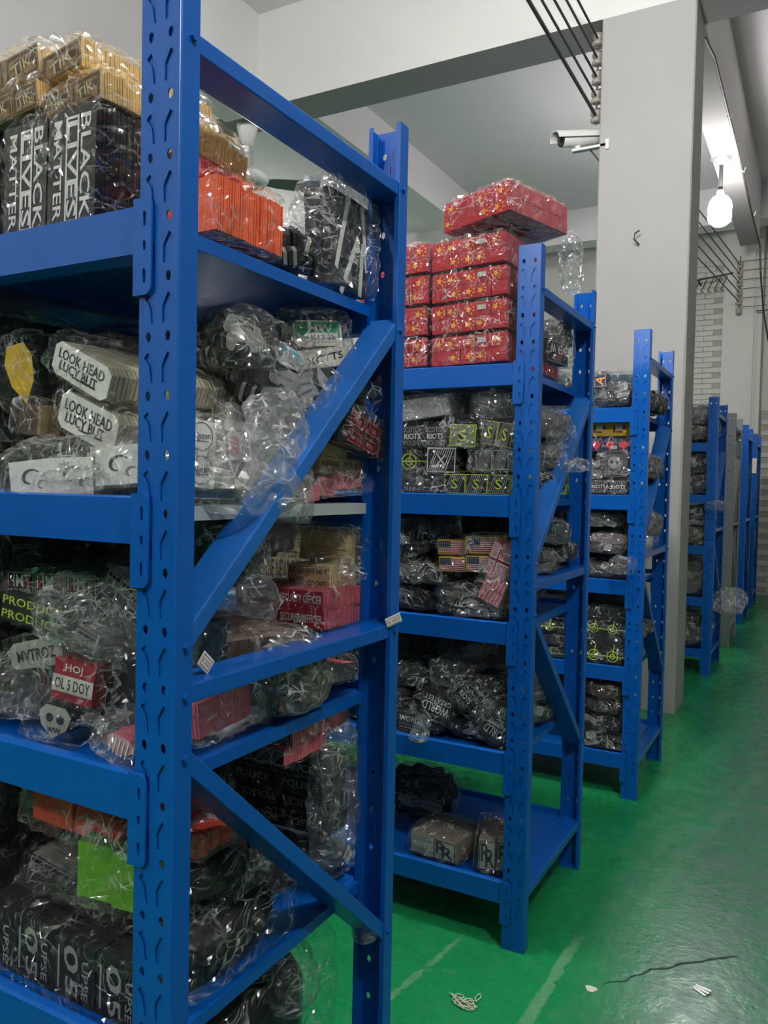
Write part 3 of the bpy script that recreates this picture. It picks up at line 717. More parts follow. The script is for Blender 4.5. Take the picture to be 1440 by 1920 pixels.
def jumble(label, c, r, seed, film=FILM, core=None, n=6, pats=((BLACK, BLACK2, 'scrib'),), sz=(.06, .035), amp=.010, res=4, tails=(), rot=0, flat=True):
    """loosely filled bag: film blob with loose short stacks of patches inside"""
    root = link('patch_bag', None, None, c, (0, 0, rot)); tag(root, label, 'plastic bag')
    rr = random.Random(seed)
    if core is not None: link('patch_heap', heap(r, seed+50, core), root, kind='stuff')
    for i in range(n):
        f, e, em = pats[i % len(pats)]; cw, ch = sz[0]*rr.uniform(.8, 1.1), sz[1]*rr.uniform(.85, 1.1)
        cw, ch = round(cw, 2), round(ch*200)/200; dp = rr.choice((.012, .018, .026))
        a = (i+.5)/n*2-1; p = (a*r[0]*.62, -r[1]*rr.uniform(.35, .6), r[2]*rr.uniform(.45, 1.35))
        ro = (rr.uniform(-.5, .2), rr.uniform(-.7, .7), rr.uniform(-.5, .5))
        st = link('patch_stack', stack_mesh(cw, ch, dp, .004, f, e, 'rect', None, i % 3), root, p, ro, 'stuff')
        if em: link('emblem', emb(em, cw, ch), st, (0, -dp/2, 0))
    if tails: me = film_box(r[0]*1.7, r[1]*1.7, r[2]*1.8, .006, .016, amp, seed, film, tails, flat=flat)
    else: me = blob(r[0]*1.08, r[1]*1.08, r[2]*1.05, amp, seed, film, res, smooth=not flat)
    link('plastic_bag', me, root)
    return root
def empty_bag(label, c, r, seed, film=FILMH, amp=.022, res=4, rot=(0, 0, 0), s=14, tails=()):
    me = blob(*r, amp, seed, film, res, s, smooth=False)
    o = link('crumpled_bag', me, None, c, rot); return tag(o, label, 'plastic bag')

# ------------------------------------------------------------------ lamps, fans, wires, camera
EMIT = bpy.data.materials.new('lit_bulb'); EMIT.use_nodes = True
_n = EMIT.node_tree.nodes; _n.remove(_n['Principled BSDF']); _e = _n.new('ShaderNodeEmission')
_e.inputs[0].default_value = (1, .985, .97, 1); _e.inputs[1].default_value = LAMP_POWER
def lamp_mesh(k):
    e = EMIT.copy(); e.node_tree.nodes['Emission'].inputs[1].default_value = LAMP_POWER*k
    me = BULB.copy(); me.materials.clear(); me.materials.append(e); return me
EMIT.node_tree.links.new(_e.outputs[0], _n['Material Output'].inputs[0])
q = MB(); n = 14; prof = [(.0, -.155), (.05, -.150), (.088, -.12), (.098, -.08), (.092, -.04), (.10, 0), (.088, .05), (.06, .09), (.03, .1)]
for r_, z in prof: q.v += [(max(r_, .001)*math.cos(i*2*PI/n), max(r_, .001)*math.sin(i*2*PI/n), z) for i in range(n)]
for k in range(len(prof)-1):
    for i in range(n): j = (i+1) % n; q.f.append((k*n+i, k*n+j, (k+1)*n+j, (k+1)*n+i)); q.m.append(0)
BULB = q.mesh('bulb', EMIT, True)
q = MB(); q.tube([(0, 0, .09), (0, 0, .15)], [.035, .03], 10); q.tube([(0, 0, .15), (0, 0, .36)], .018, 8); q.tube([(0, 0, .36), (0, 0, .40), (0, 0, .42)], [.02, .07, .09], 14)
LST = q.mesh('lamp_stem', FANM)
ll = ['lit globe lamp hanging from the ceiling beam beyond the pillar', 'lit globe lamp above the aisle end of the second rack', 'added unseen fill lamp over the right side of the aisle, above the camera', 'added unseen fill lamp in the side bay nearer the camera', 'added unseen fill lamp in the side bay farther down the hall', 'added unseen fill lamp behind the camera to the left']
for (x, y, pw_), lb in zip(LAMPS, ll):
    zt = 4.19 if y > 5.3 and x < 0 else ZC
    root = link('pendant_lamp', None, None, (x, y, 3.77)); tag(root, lb, 'lamp', 'globe lamps of the hall')
    link('bulb', lamp_mesh(pw_), root); st = link('lamp_stem', LST, root)
    if zt > 4.5:
        q = MB(); q.tube([(0, 0, .41), (0, 0, zt-3.77)], .012, 8); link('lamp_rod', q.mesh('lamp_rod', FANM), root)
def fan(c, zt, label, blades, L_=.66):
    root = link('ceiling_fan', None, None, c); tag(root, label, 'fan')
    q = MB(); q.tube([(0, 0, .05), (0, 0, zt-c[2]-.02)], .016, 8); link('down_rod', q.mesh('down_rod', PLAST), root)
    q = MB(); q.tube([(0, 0, zt-c[2]-.16), (0, 0, zt-c[2]-.02), (0, 0, zt-c[2])], [.05, .085, .085], 14); link('canopy_cup', q.mesh('canopy_cup', PLAST, True), root)
    q = MB(); q.tube([(0, 0, -.05), (0, 0, -.045), (0, 0, 0), (0, 0, .04), (0, 0, .06)], [.10, .16, .19, .15, .05], 22); link('motor_housing', q.mesh('motor_housing', PLAST, True), root)
    for a in blades:
        q = MB(); M = Matrix.Rotation(a, 4, 'Z')@Matrix.Translation((0, 0, -.02))@Matrix.Rotation(-.42, 4, 'X')
        k = [(.14, .03), (.24, .05), (L_, .085), (L_+.02, .05)]
        vs = [M@Vector((x, s*w_, z)) for z in (-.003, .003) for s in (-1, 1) for x, w_ in k]
        q.add(vs, [(0, 1, 5, 4), (1, 2, 6, 5), (2, 3, 7, 6), (12, 13, 9, 8), (13, 14, 10, 9), (14, 15, 11, 10), (0, 8, 9, 1), (1, 9, 10, 2), (2, 10, 11, 3), (3, 11, 15, 7), (7, 15, 14, 6), (6, 14, 13, 5), (5, 13, 12, 4), (4, 12, 8, 0)])
        link('fan_blade', q.mesh('fan_blade', FANM), root)
fan((-4.14, 5.16, 3.77), 4.19, 'grey bladed ceiling fan on a short rod under the cross beam', (.7, -1.1, 2.7), .82)
fan((-6.3, 9.3, 4.1), ZC, 'distant ceiling fan hanging deep in the hall behind the near one', (.1, 2.2, 4.3), .8)

# insulator column on the pillar's side, wires to and from it
def insul(label, c, n, dz, flip, brl):
    root = link('wire_bracket', None, None, c); tag(root, label, 'insulator')
    q = MB(); q.tube([(0, 0, -.05), (0, 0, n*dz)], .006, 6); link('spindle', q.mesh('spindle', RUST), root)
    for i in range(n):
        z = i*dz; q = MB()
        q.tube([(0, 0, z-.038), (0, 0, z-.032), (0, 0, z-.016), (0, 0, z-.004), (0, 0, z+.012), (0, 0, z+.030), (0, 0, z+.036)], [.022, .036, .036, .022, .036, .036, .022], 14)
        link('insulator_spool', q.mesh('insulator_spool', CERAM, True), root)
        q = MB(); q.box(-.012, -.006, z+.044, brl, .006, z+.050); link('bracket_arm', q.mesh('bracket_arm', RUST), root)
    return root
IC = Vector((-1.315, 5.08, 3.66)); idz = .118
insul('column of stacked ceramic wire insulators on the pillar beside the camera', IC, 5, idz, 1, .055)
JC = at(1385, 583, 1, 11.1); jdz = .115
insul('far column of wire insulators with long iron arms at the far wall', JC, 6, jdz, 1, .32)
for i in range(5):
    z = IC.z+i*idz+.002; q = MB()
    sx = -.03+.004*i
    q.tube([IC+Vector((.0, -.03, i*idz)), Vector((IC.x-.005-.012*i, 2.2, z+.03)), Vector((IC.x-.02-.02*i, -1.5, z+.1))], .0075 if i else .011, 5)
    q.tube([IC+Vector((.0, .03, i*idz)), Vector((-1.2+.0*i, 8.2, z+.01)), Vector((JC.x, JC.y-.03, JC.z+(i+1)*jdz))], .007, 5)
    tag(link('overhead_wire', q.mesh('overhead_wire', CABLE)), ['lowest and thickest', 'second lowest', 'middle', 'second highest', 'topmost'][i]+' of the dark wires strung past the pillar insulators', 'wire', 'wires on the insulators')
q = MB(); q.tube([JC+Vector((.2, 0, -.02)), (1.5, 11.1, JC.z+.05)], .008, 5)
tag(link('overhead_wire', q.mesh('overhead_wire', CABLE)), 'single wire running right from the far insulators along the wall', 'wire')
# hook rail on the far wall
c = at(1337, 520, 1, 11.2); root = link('hook_rail', None, None, c); tag(root, 'dark rail with bent hooks high on the far brick wall', 'rail')
q = MB(); q.tube([(-.2, 0, -.02), (.24, 0, .03)], .012, 6); q.box(-.19, 0, -.03, -.17, .29, -.01); q.box(.2, 0, .01, .22, .29, .03); link('rail_bar', q.mesh('rail_bar', CABLE), root)
for i in range(5):
    x = -.15+i*.08; q = MB(); q.tube([(x, 0, 0), (x-.03, -.02, -.09), (x-.07, -.03, -.17), (x-.03, -.05, -.2)], .007, 5); link('rail_hook', q.mesh('rail_hook', RUST), root)
# cctv camera
c = at(1083, 262, 1, 4.99); root = link('security_camera', None, None, c); tag(root, 'white bullet security camera bracketed to the pillar side', 'camera')
M = Matrix.Scale(1.2, 4)@Matrix.Rotation(math.radians(-44), 4, 'Z')@Matrix.Rotation(math.radians(10), 4, 'X')
q = MB(); tb = MB(); tb.tube([(0, -.095, 0), (0, -.09, 0), (0, .11, 0), (0, .12, 0)], [.033, .037, .037, .03], 18); q.add([M@Vector(v) for v in tb.v], tb.f); link('camera_body', q.mesh('camera_body', PLAST, True), root)
q = MB(); n = 12; k0 = 0
for (y0, y1, r0, r1) in ((-.135, .13, .046, .050),):
    arc = [(-r0*math.cos(i*PI/n)*1.0, r0*math.sin(i*PI/n)*.9+.0) for i in range(n+1)]; arc2 = [(-r1*math.cos(i*PI/n)*1.0, r1*math.sin(i*PI/n)*.95) for i in range(n+1)]
    for i in range(n):
        (a, b), (c_, d), (e, f), (g, h) = arc[i], arc[i+1], arc2[i], arc2[i+1]
        q.add([M@Vector(v) for v in ((a, y0, b), (c_, y0, d), (c_, y1, d), (a, y1, b), (e, y0, f), (g, y0, h), (g, y1, h), (e, y1, f))], [(0, 3, 2, 1), (4, 5, 6, 7), (0, 1, 5, 4), (2, 3, 7, 6)])
link('camera_hood', q.mesh('camera_hood', PLAST), root)
q = MB(); tb = MB(); tb.tube([(0, -.100, 0), (0, -.096, 0)], .034, 18); tb.tube([(0, -.106, 0), (0, -.1, 0)], .014, 12); q.add([M@Vector(v) for v in tb.v], tb.f); link('camera_lens', q.mesh('camera_lens', LENS), root)
q = MB(); q.box(-.03, -.02, -.075, .2, .02, -.06); q.tube([(0, 0, -.06), (0, 0, -.03)], .02, 10); q.box(.18, -.03, -.10, .2, .03, -.04); link('mount_arm', q.mesh('mount_arm', PLAST), root)
q = MB(); q.tube([(.05, .02, -.04), (.10, .03, -.10), (.17, .03, -.20)], .005, 6); link('camera_cable', q.mesh('camera_cable', CABLE), root)
# cable along the beam and elbow pipe at the pillar's back corner
q = MB(); z = 4.18
q.tube([(-.73, 5.38, 4.15), (-.712, 5.7, z), (-.705, 6.6, z-.02), (-.705, 7.7, z-.01), (-.71, 8.8, z-.03), (-.71, 10.15, z-.02), (-.70, 10.25, z-.3), (-.7, 10.9, z-.6), (-.66, 11.4, z-.9)], .010, 6)
tag(link('beam_cable', q.mesh('beam_cable', CABLE)), 'dark cable clipped along the edge of the ceiling beam', 'cable')
for k, (y, px_) in enumerate(((6.6, 0), (7.75, 0), (9.0, 0))):
    q = MB(); q.tube([(-.72, y, z-.015), (-.69, y, z-.03), (-.68, y+.02, z+.01)], .006, 5)
    tag(link('cable_clip', q.mesh('cable_clip', PLAST)), ['cable clip on the beam nearest the pillar', 'middle cable clip on the beam, by the lamp', 'farthest cable clip on the beam'][k], 'clip')
q = MB(); cc = at(1332, 10, 1, 5.35)
q.tube([cc+Vector((-.03, 0, .35)), cc+Vector((-.005, 0, .1)), cc+Vector((0, 0, -.02)), cc+Vector((.0, 0, -.09))], .028, 12); q.tube([cc+Vector((-.06, 0, -.03)), cc+Vector((.04, 0, -.03))], .012, 8)
tag(link('pipe_elbow', q.mesh('pipe_elbow', PLAST, True)), 'white plastic pipe end at the top corner of the pillar', 'pipe')

# ================================================================== goods on the racks
# ---- nearest rack, top shelf
GRP[0] = 'nearest rack'
Z0 = LEV[0]+.001
GF = mat('gold_face', (140, 112, 72), rough=.7, var=.2)
fb('tall black bundle with two columns of boxed white slogan lettering, top shelf', 5, 192, 212, 400, .80, .30, (0, .03, -.06), cols=2, rows=1, t=.006, face=mat('charcoal_felt', (70, 68, 66), rough=.8, var=.2, vscale=20), edge=BLACK, em=['blm'], film=FILMD, amp=.007, marg=.006, zfloor=Z0+.004, tails=(((1, 0, 0), .02, .3),))
fb('black bundle at the left picture edge of the top shelf', -150, -2, 240, 410, .83, .25, (0, 0, 0), cols=2, rows=1, t=.006, face=MATS['charcoal_felt'], edge=BLACK, film=FILMD, zfloor=Z0)
fb('gold patch bundle on the black slogan bundle, lower row, corner towards the camera', 82, 208, 150, 205, .815, .22, (0, -.04, -.10), cols=2, rows=1, t=.004, face=GF, edge=GOLDE, em='gold', film=FILM, tails=(((-1, -.3, 0), .03, .3),), amp=.007)
fb('gold patch bundle at the left picture edge, lower of the gold rows', -20, 72, 168, 222, .82, .2, (0, -.12, .0), cols=2, rows=1, t=.004, face=GF, edge=GOLDE, em='gold', film=FILM, amp=.007)
fb('topmost gold patch bundle, its striped end facing the tall post', 84, 170, 84, 140, .84, .26, (0, -.06, -.10), cols=1, rows=1, t=.004, face=GF, edge=GOLDE, em='gold', film=FILM, tails=(((-1, 0, .6), .03, .4),), amp=.007)
fb('top left gold patch bundle under a loose film tail', -50, 76, 110, 165, .84, .22, (0, -.12, .0), cols=2, rows=1, t=.004, face=GF, edge=GOLDE, em='gold', film=FILM, tails=(((1, 0, .5), .03, .5),), amp=.007)
bundle('big orange bundle of upright sheets on the top shelf', .22, .082, .15, (-.872, .972, Z0+.003), (0, 0, -.03), 1, 1, .0042, ORANGE, ORANGE, None, FILMD, amp=.006, vary=.02)
bundle('gold roll bundle sagging over the orange sheets', .14, .045, .12, (-.885, .955, Z0+.122), (-.14, 0, -.05), 2, 1, .004, GOLDE, GOLDE, None, FILM, amp=.008, marg=.008, tails=(((0, 1, 0), .06, .5), ((0, -.2, 1), .05, .4)))
bundle('pale red pad between the gold roll and the orange sheets', .15, .03, .11, (-.885, .96, Z0+.088), (-.08, 0, 0), 2, 1, .005, PINK, PINK, None, FILMD)
jumble('white and red scraps in a clear bag behind the orange sheets', (-.87, 1.10, Z0+.01), (.05, .045, .038), 301, FILMH, mat('pale_cloth', (206, 196, 190), rough=.8), 2, ((CRIM, RED, None), (WHITE, WHITE, None)), (.04, .03))
jumble('low black bag on the top shelf between orange sheets and clothing', (-.815, 1.105, Z0), (.045, .055, .034), 302, FILMD, BLACK, 0)
r_ = bundle('tall clear bag of folded black clothing with white lettering', .14, .175, .055, (-.805, 1.268, Z0), (0, .0, PI/2+.04), 2, 1, .018, BLACK, BLACK, None, FILMH, amp=.012, marg=.012, tails=(((0, 0, 1), .12, .3),), vary=.08, name='clothing_bag', cat='clothing bag')
for a, b, cc_, dd, e_ in ((-.03, .10, .02, .15, .3), (.03, .09, .05, .02, -.4), (.0, .05, .03, .13, .5), (.045, .05, .035, .1, .1), (.055, .11, .03, .12, -.2)):
    q = MB(); q.box(-.006, -.001, -dd/2, .006, 0, dd/2); link('lettering', q.mesh('lettering', WHITE), r_, (a, -.029, b), (0, e_, 0))

# ---- nearest rack, second shelf
Z0 = LEV[1]+.001
fb('upper row of lettered white patches with black rims, tilted', 92, 226, 655, 722, .80, .27, (0, .40, -.12), cols=1, rows=1, t=.0075, face=WHITE, edge=IVEDGE, em='look', film=FILM, shape='round', marg=.008, amp=.008, vary=.02)
fb('lower row of lettered white patches with black rims, sagging', 104, 238, 750, 825, .805, .27, (0, .34, -.12), cols=1, rows=1, t=.0075, face=WHITE, edge=IVEDGE, em='look', film=FILM, shape='round', marg=.008, amp=.008, vary=.02)
fb('yellow and black shaped patches at the left of the lettered white ones', 18, 62, 640, 760, .83, .14, (0, -.25, .2), cols=1, rows=1, t=.006, face=YEL, edge=BLACK2, film=FILM, shape='shield', marg=.01, amp=.01, tails=(((1, 0, -.2), .04, .4),))
bundle('small brown lettered box patch stack at the left picture edge', .04, .045, .1, (-1.045, .84, Z0+.085), (0, .1, .1), 1, 1, .004, BROWN, TAN, 'neww', FILM)
bundle('wide white bundle with black curl strokes on the second shelf', .27, .055, .25, (-.935, .91, Z0+.002), (0, -.06, .02), 3, 1, .012, WHITE, IVORY, 'swirl', FILMH, amp=.012, marg=.012, vary=.05, tails=(((-1, 0, 0), .06, .5), ((0, -1, 0), .025, .3)))
bundle('white round logo patches under the lettered white rows, beside the post', .12, .05, .14, (-.86, .87, Z0+.014), (0, .05, .1), 2, 1, .006, WHITE, IVORY, 'rndlogo', FILM)
for i, (pyc, lb) in enumerate(((.06, 'upper'), (.01, 'lower'))):
    bundle(lb+' white patch stack with round grey logo behind the tall post', .052, .048, .09, (-.80, .855, Z0+pyc*.93+.001), (0, .1, PI/2-.15), 1, 1, .006, WHITE, IVORY, 'rndlogo', FILM, amp=.004)
bundle('dark bag with a pale round logo, shaded at the back of the second shelf', .16, .10, .12, (-1.03, 1.18, Z0+.10), (0, 0, .1), 2, 1, .01, mat('smoke_cloth', (92, 92, 90), rough=.7, var=.2), BLACK2, 'rndlogo', FILMH, amp=.012, marg=.012)
jumble('dark filled bag in the shade behind the lettered white rows', (-.90, 1.27, Z0+.10), (.09, .05, .07), 303, FILM, BLACK, 3, ((GREYT, BLACK2, None),))
jumble('black filled bag deep in the second shelf beneath the smoky ones', (-1.05, 1.18, Z0), (.14, .12, .05), 304, FILM, BLACK, 0)
fb('ivory stack topped with a green and white label card', 572, 640, 603, 652, -.80, .10, (0, -.15, -.25), 0, cols=1, rows=1, t=.004, face=IVORY, edge=IVEDGE, em='green', film=FILM, shape='round', tails=(((1, 0, .3), .03, .4),), marg=.012, amp=.012)
fb('ivory stack with five dark letters under the green label card', 578, 655, 655, 690, -.79, .10, (0, -.2, -.2), 0, cols=1, rows=1, t=.004, face=IVORY, edge=IVEDGE, em='xctts', film=FILM, marg=.01, amp=.01)
fb('ivory stack with a cyan city patch, tilted in clear film', 500, 562, 642, 682, -.80, .10, (0, .25, -.1), 0, cols=1, rows=1, t=.004, face=WHITE, edge=IVEDGE, em='incity', film=FILM, marg=.012, amp=.012)
for i, (px_, py_, rr_, lb, core) in enumerate(((470, 700, .055, 'crumpled dark clear bag right of the layered patch edges', BLACK2), (540, 745, .06, 'crumpled clear bag over black filling below the city patch', BLACK), (625, 725, .055, 'crumpled clear bag behind the upper diagonal brace', BLACK2), (440, 640, .05, 'dark clear bag in the shade above the crumpled bags', BLACK), (505, 790, .045, 'small crumpled bag of brownish patches mid shelf', BROWN))):
    c = at(px_, py_, 0, -.84); jumble(lb, (c.x, c.y, max(Z0, c.z-rr_)), (rr_, rr_*1.25, rr_*.85), 310+i, FILMH if i % 2 else FILM, core, 3, ((BLACK, BLACK2, 'scrib'), (BROWN, BROWN, None), (WHITE, IVORY, None)), (.04, .025), amp=.016, rot=1.4)
fb('ivory patch with red beans design in clear film', 440, 480, 805, 868, -.79, .12, (0, -.1, -.25), 0, cols=1, rows=1, t=.004, face=WHITE, edge=IVORY, em='nut', film=FILM, marg=.008)
fb('plain white carded bag behind the beans patch', 425, 484, 760, 830, -.83, .1, (0, .05, 0), 0, cols=1, rows=1, t=.01, face=WHITE, edge=IVORY, em=None, film=FILMH)
c = at(470, 905, 0, -.765)
empty_bag('large crumpled empty clear bag hanging over the second shelf edge', (c.x-.02, c.y+.01, c.z-.055), (.05, .118, .052), 320, FILMM, .030, 4, (-.1, 0, 0), 13)
c = at(535, 850, 0, -.75)
empty_bag('pointed clear film peak rising from the crumpled empty bag', (c.x-.01, c.y, c.z-.075), (.02, .045, .08), 321, FILMM, .022, 4, (.15, 0, 0), 15)
fb('bundle of black patches with red outlined script poking past the rear post', 632, 738, 783, 846, -.745, .10, (.1, .17, .12), 0, cols=3, rows=2, t=.005, face=BLACK, edge=BLACK2, em='redbox', film=FILM, tails=(((1, 0, 0), .025, .3),), marg=.008)
fb('upper tan block of folded patches by the rear post', 605, 650, 830, 858, -.79, .14, (0, .05, 0), 0, cols=1, rows=1, t=.004, face=TAN, edge=TAN, film=FILM)
fb('lower tan block with brown lettered edge by the rear post', 600, 680, 860, 889, -.79, .14, (0, .02, 0), 0, cols=2, rows=1, t=.004, face=TAN, edge=TAN, em='neww', film=FILM)
fb('pink jumbled patch bundle on the pale shelf edge', 574, 678, 893, 928, -.785, .16, (0, -.05, 0), 0, cols=4, rows=1, t=.005, face=PINK, edge=PINKL, film=FILMH, vary=.15, zfloor=Z0, amp=.012, marg=.01, em=[None, 'neww', None, None])
fb('grey and black striped bag beside the rear post on the second shelf', 665, 690, 690, 790, -.82, .10, (0, 0, 0), 0, cols=2, rows=1, t=.01, face=BLACK, edge=GREYT, em='gystripes', film=FILMH)

# ---- nearest rack, third shelf
Z0 = LEV[2]+.001
fb('row of dark patches with grey frames and tiny city lettering', -40, 178, 1072, 1116, .87, .20, (0, -.03, .02), cols=4, rows=1, t=.005, face=BLACK, edge=BLACK2, em='hmt', film=FILM, amp=.005)
fb('slanting stack of black and white patches near the tall post, third shelf', 182, 262, 1085, 1140, .86, .14, (0, .5, 0), cols=3, rows=1, t=.004, face=BLACK2, edge=GREYT, em='knit', film=FILM, vary=.08)
fb('black bag behind the framed patches at the back of the third shelf', -30, 230, 1015, 1070, 1.1, .16, (0, 0, 0), cols=2, rows=1, t=.02, face=BLACK, edge=BLACK2, film=FILMD, amp=.014, marg=.014)
fb('black bundle with neon green word, left on the third shelf', 0, 110, 1122, 1176, .85, .18, (0, .12, .05), cols=1, rows=2, t=.006, face=BLACK, edge=BLACK2, em='prod', film=FILM, amp=.008)
c = at(150, 1160, 1, .82)
empty_bag('crumpled pale clear bag over the neon lettered bundle', (c.x, c.y+.01, c.z-.035), (.078, .035, .033), 330, FILMH, .022, 4, (0, .22, 0), 16)
fb('upright white rounded patches with five dark letters', 24, 120, 1200, 1252, .83, .06, (0, -.22, .05), cols=1, rows=1, t=.005, face=mat('pale_grey_twill', (168, 166, 158), rough=.8), edge=IVEDGE, em='match', film=FILM, shape='round')
fb('black patches with small white letters, tilted, above the crimson box stack', 128, 168, 1180, 1228, .84, .10, (0, .35, .1), cols=1, rows=1, t=.005, face=BLACK, edge=GREYT, em='knit', film=FILM, tails=(((1, 0, 0), .045, .4),), marg=.01, amp=.012)
fb('crimson stack with a white lettered band', 92, 158, 1238, 1318, .82, .12, (0, .12, .15), cols=1, rows=1, t=.005, face=CRIM, edge=RED, em='olboy', film=FILM, marg=.009, amp=.01)
fb('grey black mask shaped patch stack low on the third shelf', 62, 112, 1320, 1384, .80, .12, (0, .15, .2), cols=1, rows=1, t=.005, face=MATS['pale_grey_twill'], edge=BLACK2, em='mask', film=FILM, shape='shield', tails=(((-1, 0, .3), .025, .4),), marg=.01, amp=.012)
fb('black bag with sideways grey letters next to the tall post', 165, 250, 1210, 1385, .86, .16, (0, .05, .1), cols=1, rows=1, t=.012, face=BLACK, edge=BLACK2, em='navia', film=FILM, amp=.014, marg=.012)
fb('red striped star patch in a clear bag at the shelf edge', 192, 240, 1378, 1418, .78, .05, (0, .3, .1), cols=1, rows=1, t=.006, face=PINKL, edge=PINK, em='bars', film=FILMH, shape='shield', tails=(((-1, 0, .1), .06, .6),), marg=.01, amp=.012)
fb('grey crumpled bundle at the left edge of the third shelf, lower', -50, 68, 1262, 1335, .84, .18, (0, -.1, .1), cols=1, rows=1, t=.02, face=mat('olive_dark', (58, 58, 52), rough=.8), edge=BLACK2, film=FILMH, amp=.016, marg=.014, tails=(((0, -1, .2), .03, .5),))
fb('dark crumpled bundle at the left edge of the third shelf, under the grey one', -60, 60, 1340, 1385, .85, .2, (0, 0, 0), cols=1, rows=1, t=.02, face=BLACK, edge=BLACK2, film=FILMH, amp=.012, marg=.01, zfloor=Z0)
fb('dark folded goods under the neon lettered bundle', -20, 210, 1180, 1240, .95, .2, (0, 0, 0), cols=2, rows=1, t=.02, face=BLACK, edge=BLACK2, film=FILM, amp=.012)
fb('dark folded goods at the back of the third shelf floor', -20, 240, 1290, 1380, 1.0, .2, (0, 0, 0), cols=3, rows=1, t=.02, face=BLACK, edge=BLACK2, film=FILM, amp=.012, zfloor=Z0)
# seen through the end frame
c = at(395, 1040, 0, -.84); jumble('shiny black bag right behind the tall post, third shelf top', (c.x, c.y, c.z-.05), (.06, .07, .055), 335, FILMH, BLACK, 3, ((BLACK, GREYT, 'knit'),), (.04, .03), amp=.016, rot=1.5)
c = at(488, 1015, 0, -.88); jumble('crumpled bag of purple grey scraps beside the tan lettered box', (c.x, c.y-.03, c.z-.025), (.06, .06, .045), 336, FILM, mat('mauve_cloth', (92, 76, 84), rough=.8, var=.3), 4, ((PINKL, PINK, None), (WHITE, IVORY, None), (BLACK, BLACK2, 'knit')), (.04, .02), amp=.014, rot=1.5)
fc('tan block bundle with dark department lettering in loose clear film', 538, 620, 668, 1062, 1108, -.79, (0, 0, -.03), cols=1, rows=2, t=.004, face=TAN, edge=TAN, em='dept', film=FILM, marg=.009, amp=.01, tails=(((1, 0, .1), .03, .5),), tag_=(-.15, .22, -.2))
fc('second tan block bundle behind the department lettered one', 560, 645, 670, 998, 1058, -.80, (0, .1, 0), cols=2, rows=2, t=.004, face=TAN, edge=TAN, film=FILM, marg=.01, amp=.012)
fc('crimson block bundle of two rows with white security lettering', 440, 608, 674, 1110, 1183, -.768, (0, 0, 0), cols=2, rows=2, t=.004, face=CRIM, edge=REDE, em='sec', film=FILMD, tag_=(.25, .25, -.1))
c = at(462, 1125, 0, -.77)
empty_bag('cone shaped crumpled film bag pointing at the crimson bundle', (c.x-.01, c.y+.0, c.z-.024), (.025, .045, .022), 337, FILMH, .018, 4, (-.25, 0, 0), 18)
fb('brown edged patch stack lying under the crimson bundle', 425, 560, 1182, 1232, -.80, .2, (.1, .05, -.1), 0, cols=3, rows=1, t=.004, face=BROWN, edge=mat('beige_edge', (150, 126, 110), rough=.8, var=.3, vscale=60), film=FILM)
fb('dark teal box goods in film behind the tall post', 372, 425, 1165, 1262, -.80, .18, (0, 0, 0), 0, cols=1, rows=1, t=.02, face=TEAL, edge=TEAL, film=FILMD)
c = at(385, 1262, 0, -.735); t_ = link('price_card', stack_mesh(.028, .022, .0015, .0015, PAPER, PAPER, 'rect', None, 0), None, (c.x, c.y, 1.074), (0, .75, PI/2)); tag(t_, 'small white price card leaning on the frame brace', 'card')
link('emblem', emb('label', .028, .022), t_, (0, -.0008, 0))
fb('long pink patch bundle low behind the lower braces', 372, 470, 1300, 1385, -.80, .2, (0, -.1, 0), 0, cols=3, rows=1, t=.004, face=PINK, edge=PINK, film=FILMH, marg=.014, amp=.014, vary=.06, zfloor=Z0+.001)
c = at(520, 1320, 0, -.81); jumble('smoky filled bag between the braces on the third shelf', (c.x, c.y, Z0), (.07, .07, .06), 339, FILMH, mat('brown_grey', (84, 72, 68), rough=.8, var=.3), 2, ((BROWN, BROWN, None),), (.04, .02), amp=.014, rot=1.5)
fb('pale and red patch bundle in film near the rear post, third shelf', 605, 665, 1245, 1300, -.80, .16, (0, .12, 0), 0, cols=2, rows=1, t=.004, face=mat('stone_cloth', (140, 128, 122), rough=.8), edge=PINK, film=FILM, zfloor=Z0+.004, amp=.01)

# ---- nearest rack, fourth shelf
Z0 = LEV[3]+.001
fb('orange red bundle in pale film under the third shelf beam', 60, 222, 1508, 1566, .84, .2, (0, .10, 0), cols=2, rows=1, t=.006, face=ORANGE2, edge=ORANGE2, film=FILM, marg=.014, amp=.014, tails=(((-1, 0, 0), .07, .5),), vary=.08)
fb('dull red bundle behind the orange red one at the left edge', -60, 110, 1455, 1520, .93, .2, (0, .1, 0), cols=2, rows=1, t=.006, face=mat('brick_red', (120, 48, 36), rough=.7), edge=ORANGE2, film=FILM, marg=.014, amp=.012)
fb('bright green bundle of leafy strips in clear film', 132, 242, 1578, 1690, .82, .16, (0, .12, .2), cols=2, rows=1, t=.008, face=GRN, edge=mat('green_edge', (70, 120, 30), rough=.7, var=.3), film=FILM, marg=.012, amp=.014, vary=.08, tails=(((0, 0, 1), .03, .3),))
fb('small black box stack left of the green bundle', 42, 108, 1612, 1668, .90, .12, (0, .3, .2), cols=1, rows=1, t=.006, face=BLACK, edge=GREYT, em='knit', film=FILM, marg=.01)
fb('long slanting smoky bundle with grey bands and numerals', 40, 232, 1695, 1775, .88, .2, (0, .14, 0), cols=3, rows=1, t=.01, face=mat('grey_film_cloth', (104, 104, 102), rough=.6, var=.2), edge=BLACK2, em=['skull', 'knit', 'upse'], film=FILMH, marg=.012, amp=.012)
fb('black bundle with tall grey numerals on each patch, bottom left', -40, 262, 1752, 1868, .80, .26, (0, .03, 0), cols=4, rows=1, t=.008, face=BLACK, edge=BLACK2, em='upse', film=FILMD, marg=.008, amp=.008)
